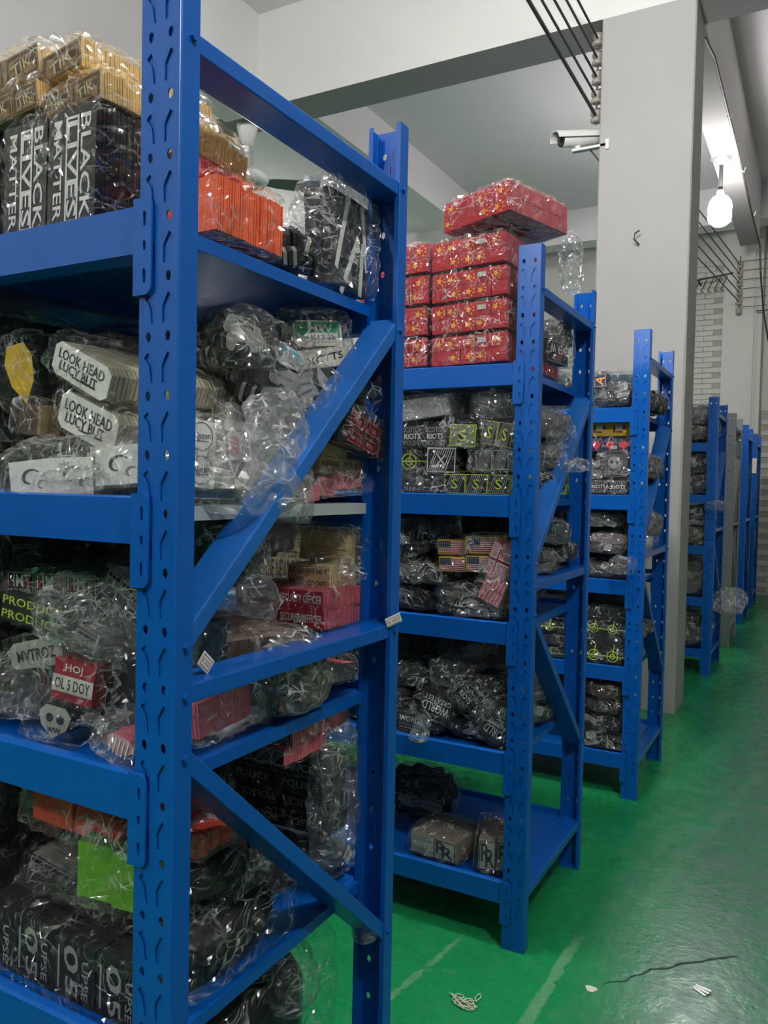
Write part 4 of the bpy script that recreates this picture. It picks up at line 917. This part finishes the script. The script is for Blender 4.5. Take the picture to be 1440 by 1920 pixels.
fb('black filling bundle behind the numeral bundle', -80, 200, 1640, 1750, 1.1, .16, (0, .1, 0), cols=3, rows=1, t=.02, face=BLACK, edge=BLACK2, film=FILMD)
c = at(400, 1560, 0, -.80)
fb('small orange red stack with a flap of film behind the tall post', 372, 436, 1558, 1592, -.79, .12, (0, 0, 0), 0, cols=3, rows=1, t=.006, face=ORANGE2, edge=ORANGE2, film=FILMH, tails=(((1, 0, .2), .03, .4),), marg=.008, vary=.1)
def fabbag(label, pxl, pxr, pyt, pyb, X, dp, seed, m=BLACK, film=FILMD, zf=None, rot=(0, 0, 0)):
    xm = (pxl+pxr)/2; ym = (pyt+pyb)/2
    a = at(pxl, ym, 0, X); b = at(pxr, ym, 0, X); z1 = at(xm, pyt, 0, X).z; z0 = at(xm, pyb, 0, X).z if zf is None else zf
    ry = (b.y-a.y)/2; rz = (z1-z0)/2
    root = link('filled_bag', None, None, (X-dp/2, (a.y+b.y)/2, z0), rot); tag(root, label, 'plastic bag')
    link('fabric_filling', blob(dp/2*.93, ry*.93, rz*.94, .008, seed, m, 3, 10, 'fabric_filling'), root, (0, 0, .004))
    me = film_box(dp*.96, ry*2*.96, rz*2*.97, .006, .014, .010, seed, film, (), rnd=.3); link('plastic_bag', me, root)
    return root
fabbag('large glossy black bag filling the fourth shelf behind the tall post', 362, 505, 1600, 1690, -.78, .26, 341)
fabbag('long glossy black bag on the fourth shelf floor with bright creases', 358, 560, 1700, 1800, -.765, .26, 342, zf=Z0+.001)
fabbag('black bag under the small orange stack', 500, 600, 1590, 1690, -.86, .2, 343)
for i, (a, b, c1, d1, em_) in enumerate(((420, 604, 1432, 1464, 'pol'), (430, 608, 1467, 1498, 'pol'), (440, 616, 1502, 1536, 'poli'), (450, 612, 1539, 1572, 'poli'))):
    fc(['topmost', 'second', 'third', 'lowest'][i]+' row of black patches with grey police lettering', a, b, 650, c1, d1, -.79-.004*i, (0, 0, .02*(i-1)), cols=2, rows=1, t=.004, face=BLACK, edge=BLACK2, em=em_, film=FILMD, amp=.005)
c = at(640, 1490, 0, -.78)
empty_bag('tall crumpled clear film around the ends of the police lettered rows', (c.x-.012, c.y-.005, c.z-.13), (.018, .055, .125), 344, FILMH, .016, 4, (0, 0, 0), 15)
fabbag('dark clear bag with a white diamond tag low by the rear post', 596, 668, 1600, 1680, -.80, .18, 345, TEAL, FILM, zf=Z0)
c = at(647, 1603, 0, -.785); t_ = link('price_card', stack_mesh(.024, .024, .0015, .0015, PAPER, PAPER, 'rect', None, 1), None, (-.779, c.y, c.z), (.0, .9, PI/2)); tag(t_, 'white diamond price tag on the dark bag by the rear post', 'card')
link('emblem', emb('label', .024, .024), t_, (0, -.0008, 0))
fc('pink edged bundle with outlined black faces over the police lettered rows', 495, 548, 648, 1372, 1404, -.79, (0, 0, 0), cols=1, rows=1, t=.004, face=BLACK, edge=PINK, em='gystripes', film=FILM, marg=.007, tails=(((0, 1, 0), .02, .4),))
fc('lower pink edged bundle with outlined black faces, just above the police rows', 470, 535, 612, 1408, 1438, -.79, (0, 0, 0), cols=1, rows=1, t=.004, face=BLACK, edge=PINK, em='gystripes', film=FILMD)
bundle('black bundle in the rear of the fourth shelf behind the police lettered rows', .24, .30, .12, (-1.13, 1.275, Z0+.001), (0, 0, 0), 2, 3, .02, BLACK, BLACK2, None, FILM, amp=.01, marg=.008, res=.025)
# ---- under / beside the nearest rack
Zf = LEV[4]+.001
c = at(530, 1870, 2, .33)
fabbag('big black plastic bag on the lowest shelf of the nearest rack', 350, 635, 1850, 2000, -.79, .34, 346, DARKM, FILMD, zf=Zf)
c = at(545, 1800, 0, -.80)
empty_bag('small clear crumpled film standing on the big black bag', (c.x, c.y, c.z-.08), (.03, .04, .045), 347, FILM, .016, 4, (0, 0, 0), 18)
c = at(695, 1742, 0, -.73); empty_bag('little crumpled film scrap caught on the lower brace end', (c.x-.005, c.y-.01, c.z-.012), (.012, .022, .018), 348, FILMH, .010, 3, (0, 0, 0), 30)
c = at(742, 1163, 0, -.70); t_ = link('price_card', stack_mesh(.034, .018, .0015, .0015, PAPER, PAPER, 'rect', None, 2), None, (c.x-.003, c.y-.005, c.z), (0, -.35, PI/2-.6)); tag(t_, 'white price card stuck on the rear post edge of the nearest rack', 'card')
link('emblem', emb('label', .034, .018), t_, (0, -.0008, 0))

# ---- second rack, top shelf: red flag patch bundles
GRP[0] = 'second rack'
Z0 = LEV[0]+.001
def flagb(label, cx, cy, z, w_, d_, rz, n, roll=0, film=FILM, tl=()):
    return bundle(label, w_, .084, d_, (cx, cy, z), (-.02, roll, rz), n, 2, .0045, RED, REDE, [None if (i*5+n) % 4 == 1 else ('cn' if i % 3 else 'cn2') for i in range(2*n)], film, amp=.006, marg=.006, res=.016, tails=tl, name='flag_bundle', cat='patch bundle', tag_=(.18, .78, 0) if n == 5 else None, group=None)
NM = ['lowest', 'second lowest', 'middle', 'fourth']
for k in range(4):
    z = Z0+.003+k*.094
    flagb(NM[k]+' bundle of red star patches in the five high pile by the post', -.912, 2.30, z, .240, .26, [-.03, -.05, -.06, -.10][k], 5, -.02, tl=(((-1, 0, 0), .03, .3),))
    flagb(NM[k]+' bundle of red star patches in the pile to the left, half hidden', -1.17, 2.31, z, .235, .26, -.03, 4, -.02)
flagb('topmost bundle of red star patches, jutting over the post', -.858, 2.30, Z0+.003+4*.094+.03, .25, .28, -.32, 4, -.05, FILM, (((-1, 0, 0), .03, .4),))
c = at(1075, 490, 0, -.69); empty_bag('clear film tail hanging from the flag bundle beside the post top', (c.x-.02, c.y+.05, c.z-.08), (.02, .05, .085), 350, FILMH, .018, 4, (0, 0, .2), 16)
fb('black patches with upside down grey lettering on the top shelf end', 1026, 1066, 640, 682, -.75, .12, (0, -.05, 0), 0, cols=1, rows=1, t=.005, face=BLACK, edge=BLACK2, em='ever', film=FILM, marg=.012, amp=.012, tails=(((1, 0, -.2), .03, .5),))
fb('pink edged patch stack under the upside down lettering', 1018, 1045, 684, 708, -.765, .14, (0, 0, 0), 0, cols=1, rows=1, t=.005, face=CRIM, edge=PINKL, film=FILM, zfloor=Z0)
c = at(1045, 620, 0, -.80); jumble('pale grey filled bag on top of the upside down lettered patches', (c.x, c.y, c.z-.06), (.04, .06, .045), 351, FILMH, mat('smoke_cloth', (92, 92, 90)), 0)

# ---- second rack, second shelf
Z0 = LEV[1]+.001; Y2 = 2.20
fb('flat grey film bag with folded white goods', 745, 845, 745, 785, Y2, .2, (0, -.12, 0), cols=2, rows=1, t=.02, face=GREYT, edge=GREYT, film=FILMH, marg=.012, amp=.014, tails=(((1, 0, .3), .03, .5),))
c = at(925, 762, 1, 2.24); jumble('ball of crumpled film with a hint of yellow beside the perforated post', (c.x, c.y+.03, c.z-.04), (.052, .07, .04), 352, FILMH, mat('smoke_cloth', (92, 92, 90)), 2, ((YGR, GREYT, None),), (.03, .015), amp=.02)
fb('black patches with white scrawled words, second rack', 752, 838, 796, 840, Y2, .16, (0, 0, 0), cols=2, rows=1, t=.005, face=BLACK, edge=BLACK2, em='scrib', film=FILM)
fb('neon green round bag of patches, second rack', 842, 892, 795, 838, Y2-.01, .12, (0, .05, 0), cols=1, rows=1, t=.006, face=mat('olive_neon', (120, 132, 60), rough=.7, var=.2), edge=BLACK2, em='gstripes', film=FILM, marg=.016, amp=.014, shape='round', tails=(((0, -1, 0), .02, .6),))
fb('black patches with thin neon stripes next to the post', 900, 958, 790, 836, Y2, .16, (0, .15, 0), cols=2, rows=1, t=.005, face=BLACK, edge=BLACK2, em='gstripes', film=FILM)
fb('black patch with bold white diagonal stripes and a cross', 800, 854, 839, 886, Y2-.01, .14, (0, .02, 0), cols=1, rows=1, t=.006, face=BLACK, edge=BLACK2, em='stripes', film=FILMD, tails=(((-1, 0, 0), .03, .2),))
fb('black patches with round grey logo left of the striped cross patch', 745, 790, 845, 885, Y2+.01, .14, (0, 0, 0), cols=1, rows=1, t=.006, face=BLACK, edge=BLACK2, em='wheel', film=FILM)
fb('grey striped patches in rumpled film by the post', 892, 956, 842, 884, Y2, .16, (0, -.02, 0), cols=2, rows=1, t=.006, face=BLACK, edge=GREYT, em='gystripes', film=FILMH, marg=.012, amp=.014)
fb('row of neon green scribbled patches with diagonal stripes', 833, 956, 889, 925, Y2-.02, .18, (0, 0, 0), cols=3, rows=1, t=.006, face=BLACK, edge=YGR, em='gstripes', film=FILMD, zfloor=Z0)
fb('black bag with a thin silver outline at the left of the neon row', 745, 830, 888, 925, Y2-.01, .18, (0, 0, 0), cols=1, rows=1, t=.01, face=BLACK, edge=BLACK2, em='skull', film=FILMH, zfloor=Z0, marg=.01, amp=.012)
for i, (x_, y_, rr_, lb, fm) in enumerate(((1040, 800, .055, 'grey crumpled bag stack seen past the second post, upper', FILMH), (1042, 860, .055, 'grey crumpled bag stack seen past the second post, lower', FILMH), (1035, 905, .04, 'dark crumpled bag low on the second shelf end', FILM))):
    c = at(x_, y_, 0, -.76); jumble(lb, (c.x-.03, c.y, max(Z0, c.z-rr_*.8)), (.05, .12, rr_*.8), 355+i, fm, mat('smoke_cloth', (92, 92, 90)) if i < 2 else BLACK, 3, ((GREYT, GREYT, 'knit'), (BLACK, GREYT, 'scrib')), (.05, .02), amp=.016, rot=0)
c = at(1065, 830, 0, -.70); empty_bag('clear inflated film bulging past the frame of the second rack', (c.x-.02, c.y, c.z-.08), (.02, .09, .075), 358, FILM, .014, 4, (0, 0, 0), 12)
c = at(1080, 874, 0, -.665); empty_bag('pointed film tail sticking out by the rear post of the second rack', (c.x, c.y, c.z-.016), (.025, .06, .014), 359, FILMH, .012, 3, (.1, 0, 0), 20)
c = at(1075, 915, 0, -.80); fb('small neon green stack near the rear post, second rack', 1062, 1074, 880, 922, -.78, .1, (0, 0, 0), 0, cols=1, rows=1, t=.006, face=YGR, edge=YGR, film=FILM, zfloor=Z0)

# ---- second rack, third shelf
Z0 = LEV[2]+.001
for i, (a, b, c1, d1) in enumerate(((818, 868, 1012, 1040), (870, 928, 1006, 1038), (820, 868, 1044, 1072), (871, 922, 1042, 1072))):
    fb('yellow edged striped flag patch stack, '+['upper left', 'upper right', 'lower left', 'lower right'][i]+' of four', a, b, c1, d1, 2.20+.01*(i < 2), .11, (0, -.02, .12), cols=1, rows=1, t=.004, face=YEL, edge=YEL, em='us', film=FILM if i % 2 else FILMD, marg=.005, tag_=(.1, .3, .3) if i == 3 else None)
fb('pale cross flag patch bundle leaning against the post', 905, 948, 1018, 1082, 2.19, .08, (0, .35, 0), cols=1, rows=1, t=.005, face=PINKL, edge=PINK, em='norway', film=FILM, marg=.008)
fb('pink striped stack under the cross flag patches', 892, 936, 1078, 1130, 2.185, .12, (0, .4, 0), cols=1, rows=2, t=.005, face=PINKL, edge=CRIM, em='usepink', film=FILMH, marg=.01, amp=.012, tails=(((0, 0, -1), .03, .4),))
P1 = ((BLACK, GREYT, 'usg'), (BLACK, BLACK2, 'knit'), (BROWN, TAN, None), (WHITE, GREYT, None), (BLACK, BLACK2, 'scrib'), (PINKL, CRIM, 'usepink'))
lbs = ['silvery crumpled black bag, top left of the third shelf of the second rack', 'black flag strip bag slanting up to the right, second rack', 'black and silver folded strip bag over the white box scraps', 'white and black box scraps bag at the lower left, second rack', 'jumbled bag of brown and black patches under the flag stacks', 'jumbled bag with pink and white strips at the shelf edge', 'dark shiny bag beneath the pink striped stack', 'black bag of grey striped flags in the middle of the second rack']
for i, (x_, y_, rx_, rz_, Yc, core) in enumerate(((750, 1010, .03, .022, 2.24, None), (808, 1012, .085, .035, 2.26, BLACK), (790, 1078, .075, .025, 2.22, BLACK), (778, 1125, .06, .035, 2.24, BLACK), (860, 1105, .075, .028, 2.26, BROWN), (870, 1140, .07, .025, 2.21, BLACK), (920, 1148, .04, .025, 2.22, BLACK), (775, 1045, .055, .03, 2.28, BLACK))):
    c = at(x_, y_, 1, Yc); o = jumble(lbs[i], (c.x, c.y+.04, max(Z0, c.z-rz_)), (rx_, .07, rz_), 370+i, FILMH if i % 2 == 0 else FILM, core, 4, P1[i % 3:]+P1[:i % 3], (.045, .028), amp=.016, tails=(((1, 0, .5), .05, .3),) if i == 1 else ())
    if i == 1: o.rotation_euler = (0, -.35, 0)
for i, (x_, y_, ry_, rz_, lb, core, pt) in enumerate(((1045, 1000, .08, .035, 'dark green grey bag on the third shelf end of the second rack', TEAL, ()), (1060, 1035, .10, .028, 'black bag with a red dot patch poking past the second rack frame', BLACK, ((BLACK, BLACK2, 'reddot'),)), (1025, 1055, .05, .03, 'pale green bag low beside the second post', mat('smoke_cloth', (92, 92, 90)), ()))):
    c = at(x_, y_, 0, -.74); jumble(lb, (c.x-.03, c.y, max(Z0, c.z-rz_)), (.05, ry_, rz_), 380+i, FILMH if i == 0 else FILM, core, 2 if pt else 0, pt or P1, (.06, .03), amp=.012, rot=0)
# ---- second rack, fourth shelf
Z0 = LEV[3]+.001
P2 = ((BLACK, BLACK2, 'worldi'), (BLACK, BLACK2, 'world'))
for i, (a, b, c1, d1, rt, em_, lb) in enumerate(((778, 838, 1296, 1346, .30, 'worldi', 'black world lettered patches upside down, left of the pile'), (740, 790, 1338, 1372, .1, 'world', 'black world lettered patches lying at the left edge'), (872, 915, 1300, 1345, .75, 'world', 'black world lettered patches slanting in the middle of the pile'), (888, 948, 1340, 1392, .5, 'worldi', 'black world lettered patches at the shelf front by the post'), (920, 958, 1322, 1362, .35, 'world', 'black world lettered patches tucked against the post'), (835, 872, 1275, 1320, .8, 'scrib', 'black lettered patches slanting above the world pile'))):
    fb(lb, a, b, c1, d1, 2.19 if i != 2 else 2.21, .12, (0, rt, .1), cols=1, rows=1, t=.005, face=BLACK, edge=BLACK2, em=em_, film=FILM, marg=.010, amp=.014, tails=(((0, 0, -1), .04, .3),) if i == 3 else (((1, 0, .4), .04, .5),) if i == 2 else ())
lbs = ['rumpled silver film bag atop the world pile, left', 'rumpled silver film bag atop the world pile, centre', 'glossy black bag against the post over the world pile', 'glossy black bag at the left edge of the world pile', 'brown and gold glittering bag high at the back of the fourth shelf', 'black filling bag under the world pile, left', 'black filling bag under the world pile, right', 'smooth black sack at the back of the fourth shelf']
for i, (x_, y_, rx_, rz_, Yc, core) in enumerate(((770, 1262, .055, .03, 2.24, BLACK), (848, 1262, .06, .035, 2.23, None), (925, 1290, .05, .04, 2.25, BLACK), (748, 1300, .05, .025, 2.25, BLACK), (868, 1215, .07, .025, 2.38, BROWN), (790, 1370, .11, .025, 2.25, BLACK), (890, 1365, .07, .03, 2.26, BLACK), (800, 1225, .12, .05, 2.55, BLACK))):
    c = at(x_, y_, 1, Yc); jumble(lbs[i], (c.x, c.y+.04, max(Z0, c.z-rz_)), (rx_, .08, rz_), 390+i, FILMH if i in (0, 1, 4) else FILM, core, 2 if i in (0, 3) else 0, P2, (.05, .03), amp=.016)
c = at(783, 1365, 1, 2.14); empty_bag('small silver film tail hanging over the fourth shelf edge', (c.x, c.y-.01, c.z-.035), (.018, .012, .036), 399, FILMH, .012, 3, (0, .3, 0), 30)
for i, (x_, y_) in enumerate(((1020, 1345), (1030, 1375))):
    c = at(x_, y_, 0, -.77); jumble(['blue grey bag behind the post on the fourth shelf of the second rack', 'dark crumpled bag low behind the post on the fourth shelf'][i], (c.x-.04, c.y, max(Z0, c.z-.03)), (.05, .06, .03), 401+i, FILMH, [TEAL, BLACK][i], 0)
# ---- second rack, bottom shelf
Z0 = LEV[4]+.001
fb('white patch bundle with black angular monograms on the bottom shelf', 772, 862, 1572, 1620, 2.19, .17, (0, .0, -.1), cols=2, rows=1, t=.006, face=mat('pale_grey_twill', (168, 166, 158)), edge=mat('dusty_edge', (132, 122, 106), rough=.9, var=.3, vscale=30), em=['scrib', 'rr'], film=FILM, marg=.007, amp=.008, zfloor=Z0)
fb('second white monogram bundle, beside the post on the bottom shelf', 885, 948, 1575, 1625, 2.20, .17, (0, .0, .28), cols=2, rows=1, t=.006, face=MATS['pale_grey_twill'], edge=MATS['dusty_edge'], em='rr', film=FILM, marg=.008, amp=.010, zfloor=Z0)
c = at(790, 1520, 1, 2.4); jumble('black fuzzy bag behind the monogram bundles', (c.x-.05, 2.5, Z0), (.12, .09, .07), 405, FILM, BLACK, 0)

# ---- third rack
GRP[0] = 'third rack'
def j3(label, px_, py_, Yc, rx_, rz_, core, seed, lev, film=FILMH, pats=P1, n=4, ry=.08, sz=(.05, .03)):
    c = at(px_, py_, 1, Yc); z = max(LEV[lev]+.001, c.z-rz_)
    return jumble(label, (c.x, c.y+ry*.6, z), (rx_, ry, rz_), seed, film, core, n, pats, sz, amp=.014)
j3('black bag of silvery goods on top of the third rack', 1150, 742, 3.54, .075, .05, BLACK, 410, 0, n=3)
fb('navy patch with a yellow star monogram on the black bag', 1114, 1138, 700, 726, 3.50, .08, (0, -.1, 0), cols=1, rows=1, t=.005, face=NAVY, edge=NAVY, em='nstar', film=FILM)
c = at(1240, 762, 0, -.66); jumble('black bag on the top shelf end of the third rack', (c.x-.05, c.y, LEV[0]+.001), (.05, .14, .045), 411, FILMH, BLACK, 0)
fb('yellow wrapped patch bundle under the top shelf of the third rack', 1106, 1180, 791, 818, 3.52, .16, cols=2, rows=1, t=.006, face=YEL, edge=YEL, em='yellowtag', film=FILM, res=.02)
fb('navy bundle with round red badges below the yellow one', 1106, 1182, 822, 846, 3.52, .16, cols=3, rows=1, t=.006, face=NAVY, edge=NAVY, em='reddot', film=FILM, tag_=(.1, .3, 0), res=.02)
fb('dark sack with grey fold lines, third rack second shelf', 1126, 1178, 850, 895, 3.53, .14, cols=1, rows=1, t=.02, face=mat('dark_grey_cloth', (62, 66, 66), rough=.7), edge=BLACK2, em='skull', film=FILMH, marg=.012, amp=.012, res=.02)
j3('pinkish grey streaky bag left of the dark sack', 1112, 885, 3.56, .05, .045, mat('mauve_cloth', (92, 76, 84)), 412, 1, n=2)
fb('flat black bundle on the second shelf floor of the third rack', 1104, 1178, 898, 922, 3.52, .16, cols=2, rows=1, t=.01, face=BLACK, edge=BLACK2, em='scrib', film=FILM, zfloor=LEV[1]+.001, res=.02)
j3('silvery crumpled bag at the top of the third shelf, third rack', 1130, 975, 3.54, .06, .03, BLACK, 413, 2)
j3('bag of grey patches with a red label, third rack', 1140, 1020, 3.52, .075, .04, mat('mauve_cloth', (92, 76, 84)), 414, 2, pats=((WHITE, GREYT, 'knit'), (PINK, CRIM, None), (GREYT, BLACK2, 'usg')))
c = at(1168, 1060, 1, 3.46); empty_bag('ball of clear crumpled film at the third shelf edge, third rack', (c.x, c.y, c.z-.035), (.04, .05, .032), 415, FILMH, .016, 4, (0, 0, 0), 20)
j3('black bundle on the third shelf floor of the third rack', 1130, 1075, 3.55, .09, .03, BLACK, 416, 2, n=0)
for i, (c1, d1) in enumerate(((1140, 1166), (1168, 1190), (1192, 1214), (1216, 1240))):
    fb(['topmost', 'second', 'third', 'lowest'][i]+' black bundle of yellowish wheel motif patches, third rack', 1096, 1166, c1, d1, 3.52, .18, cols=2, rows=1, t=.006, face=BLACK, edge=BLACK2, em=['wheel', 'wheel'] if i in (1, 3) else None, film=FILM, res=.02, zfloor=LEV[3]+.001 if i == 3 else None)
    fb(['topmost', 'second', 'third', 'lowest'][i]+' wheel motif bundle seen between the second rack posts', 1010, 1088, c1+2-(3-i)*1.5, d1-1-(3-i)*1.5, 3.52, .18, cols=2, rows=1, t=.006, face=BLACK, edge=BLACK2, em=['wheel', 'wheel'] if i in (1, 3) else None, film=FILM, res=.02, zfloor=LEV[3]+.001 if i == 3 else None)
fb('plain grey box on the wheel motif bundles', 1012, 1048, 1114, 1150, 3.53, .12, cols=1, rows=1, t=.06, face=GREYT, edge=GREYT, film=FILMD, name='grey_box', cat='box')
for i in range(4):
    j3(['striped dark bag high on the lower shelf of the third rack', 'dark toothy patterned bag, middle of the lower shelf', 'bag of black patches with white bars, lower shelf', 'bag with a pink striped patch at the bottom, third rack'][i], 1132, 1292+i*32, 3.53, .085, .032, [BROWN, BLACK2, BLACK, BLACK][i], 420+i, 4, film=FILM, pats=((BLACK, BLACK2, 'bars'), (BLACK, GREYT, 'scrib'), ((PINKL if i == 3 else BLACK), CRIM if i == 3 else GREYT, 'usepink' if i == 3 else 'usg')))
for i, (x_, y_, lv, lb, rz_) in enumerate(((1232, 880, 1, 'clear bag of grey goods poking out past the third rack frame', .05), (1228, 985, 2, 'smoky bag on the third shelf end of the third rack', .05), (1222, 1015, 2, 'crumpled clear film low on the third shelf end', .03), (1212, 1180, 3, 'dark bag on the fourth shelf end of the third rack', .03))):
    c = at(x_, y_, 0, -.66); jumble(lb, (c.x-.055, c.y, max(LEV[lv]+.001, c.z-rz_)), (.06, .13, rz_), 430+i, FILMH, [mat('dark_grey_cloth', (62, 66, 66)), mat('smoke_cloth', (92, 92, 90)), None, BLACK][i], 0, amp=.014)
# more goods farther along the shelves of the second and third racks, seen past the posts
GRP[0] = 'inner parts of the first three racks'
SEE = [(BLACK, BLACK2, 'scrib'), (BLACK, GREYT, 'knit'), (mat('dark_grey_cloth', (62, 66, 66)), BLACK2, 'skull'), (BROWN, BROWN, None), (BLACK, BLACK2, 'world'), (TEAL, TEAL, None), (CRIM, REDE, None), (TAN, TAN, 'neww')]
wl = ['first', 'second', 'third', 'fourth', 'fifth']; cw_ = ['black', 'grey edged black', 'dark grey', 'brown', 'glossy black', 'dark teal', 'crimson', 'tan']
kk = 0
for ri, (xo, yf) in enumerate(RK[:3]):
    for li in range(0 if ri else 0, 5):
        if ri == 1 and li == 0: continue
        if ri == 1 and li == 4: continue
        for sx_ in range(2):
            for sy_ in range(2):
                if ri == 0 and (sy_ == 0 and li < 4): xx = xo-.62-sx_*.30
                else: xx = xo-.60-sx_*.30
                f_, e_, em_ = SEE[(kk*3+ri) % 8]; hh = (.28 if li else .20)+.01*((kk*7) % 3)
                bundle(cw_[(kk*3+ri) % 8]+' bundle deep in the '+wl[ri]+' rack, '+wl[li]+' shelf, '+['nearer', 'farther'][sx_]+' '+['front', 'rear'][sy_]+' row', .26, hh, .2, (xx, yf+.18+sy_*.26, LEV[li]+.002), (0, 0, R.uniform(-.1, .1)), 3, 2, .02, f_, e_, em_, FILM, amp=.012, marg=.01, res=.03)
                kk += 1
# rear-row goods near the end frames, filling the dark gaps
for ri, (xo, yf) in enumerate(RK[:3]):
    for li in range(5):
        if ri == 1 and li in (0, 4): continue
        if ri == 0: continue
        f_, e_, em_ = SEE[(ri*5+li*3+1) % 6]
        bundle(cw_[(ri*5+li*3+1) % 6]+' bundle in the rear corner of the '+wl[ri]+' rack, '+wl[li]+' shelf', .26, (.29 if li else .2), .12, (xo-.28, yf+.50, LEV[li]+.002), (0, 0, R.uniform(-.06, .06)), 3, 2, .02, f_, e_, None, FILM, amp=.012, marg=.01, res=.03)

# ---- racks beyond the pillar
GRP[0] = 'racks beyond the pillar'
P4 = ((MATS['smoke_cloth'], GREYT, 'rndlogo'), (BLACK, GREYT, 'scrib'), (BROWN, TAN, None), (YEL, YGR, None))
fl = [[(1312, 778, .055, .05, MATS['smoke_cloth'], 'bag of round silvery patches on top of the rack beyond the pillar'), (1303, 812, .05, .035, BROWN, 'small bag with a yellow patch below the silvery ones')],
      [(1308, 868, .07, .05, BLACK, 'silvery crumpled black bag, second shelf beyond the pillar'), (1302, 912, .07, .045, BLACK, 'black and silver bag on the second shelf floor beyond the pillar')],
      [(1305, 968, .06, .045, BLACK, 'dark bag at the top of the third shelf beyond the pillar'), (1300, 1008, .055, .04, BROWN, 'bag of yellow and pinkish round patches beyond the pillar')],
      [(1300, 1070, .07, .05, BLACK, 'shiny black bag on the fourth shelf beyond the pillar'), (1292, 1120, .07, .06, mat('smoke_cloth', (92, 92, 90)), 'smoky bag low on the fourth shelf beyond the pillar')],
      [(1292, 1178, .08, .07, BLACK, 'black bag with coiled film on the lowest shelf beyond the pillar'), (1290, 1220, .08, .05, BLACK, 'bottom black bag behind the post beyond the pillar')]]
sd = 450
for li, row in enumerate(fl):
    for (px_, py_, rx_, rz_, core, lb) in row:
        sd += 1; j3(lb, px_, py_, 6.22, rx_*1.6, rz_*1.5, core, sd, min(li, 4), FILMH, P4 if li in (0, 2) else P1, 4, .11, (.08, .06))
c = at(1372, 1128, 0, -.56); empty_bag('big silvery film bag bulging into the aisle by the grey rack', (c.x-.02, c.y, c.z-.06), (.09, .30, .06), 470, FILMH, .03, 4, (0, 0, 0), 9)
c = at(1352, 950, 0, -.62); empty_bag('small film tail poking from the rack beyond the pillar', (c.x-.03, c.y, c.z-.03), (.05, .14, .03), 471, FILMH, .02, 3, (0, 0, 0), 12)
for ri in range(3, 7):
    xo, yf = RK[ri]; nm = {3: 'rack beyond the pillar', 4: 'grey rack', 5: 'rack behind the grey one', 6: 'last rack'}[ri]
    for li in range(5):
        for k in range(2 if ri == 3 else 1):
            core = [BLACK, MATS['smoke_cloth'], BROWN, TEAL, BLACK2][(li+ri+k) % 5]
            cn = ['black', 'smoky', 'brown', 'dark teal', 'charcoal'][(li+ri+k) % 5]
            jumble(cn+' filled bag at the end of the '+nm+', '+wl[li]+' shelf'+(', rear' if k else ''), (xo-.19, yf+.22+.22*k, LEV[li]+.001), (.13, .15 if ri > 3 else .10, .11+.03*((li*3+ri) % 3)), 480+ri*20+li*2+k, FILMFAR, core, 2, P1, (.1, .06), amp=.022)
            jumble(cn+' filled bag farther in on the '+nm+', '+wl[li]+' shelf'+(', rear' if k else ''), (xo-.5, yf+.22+.22*k, LEV[li]+.001), (.15, .15 if ri > 3 else .10, .12), 600+ri*20+li*2+k, FILMFAR, core, 0, P1, (.1, .06), amp=.022)
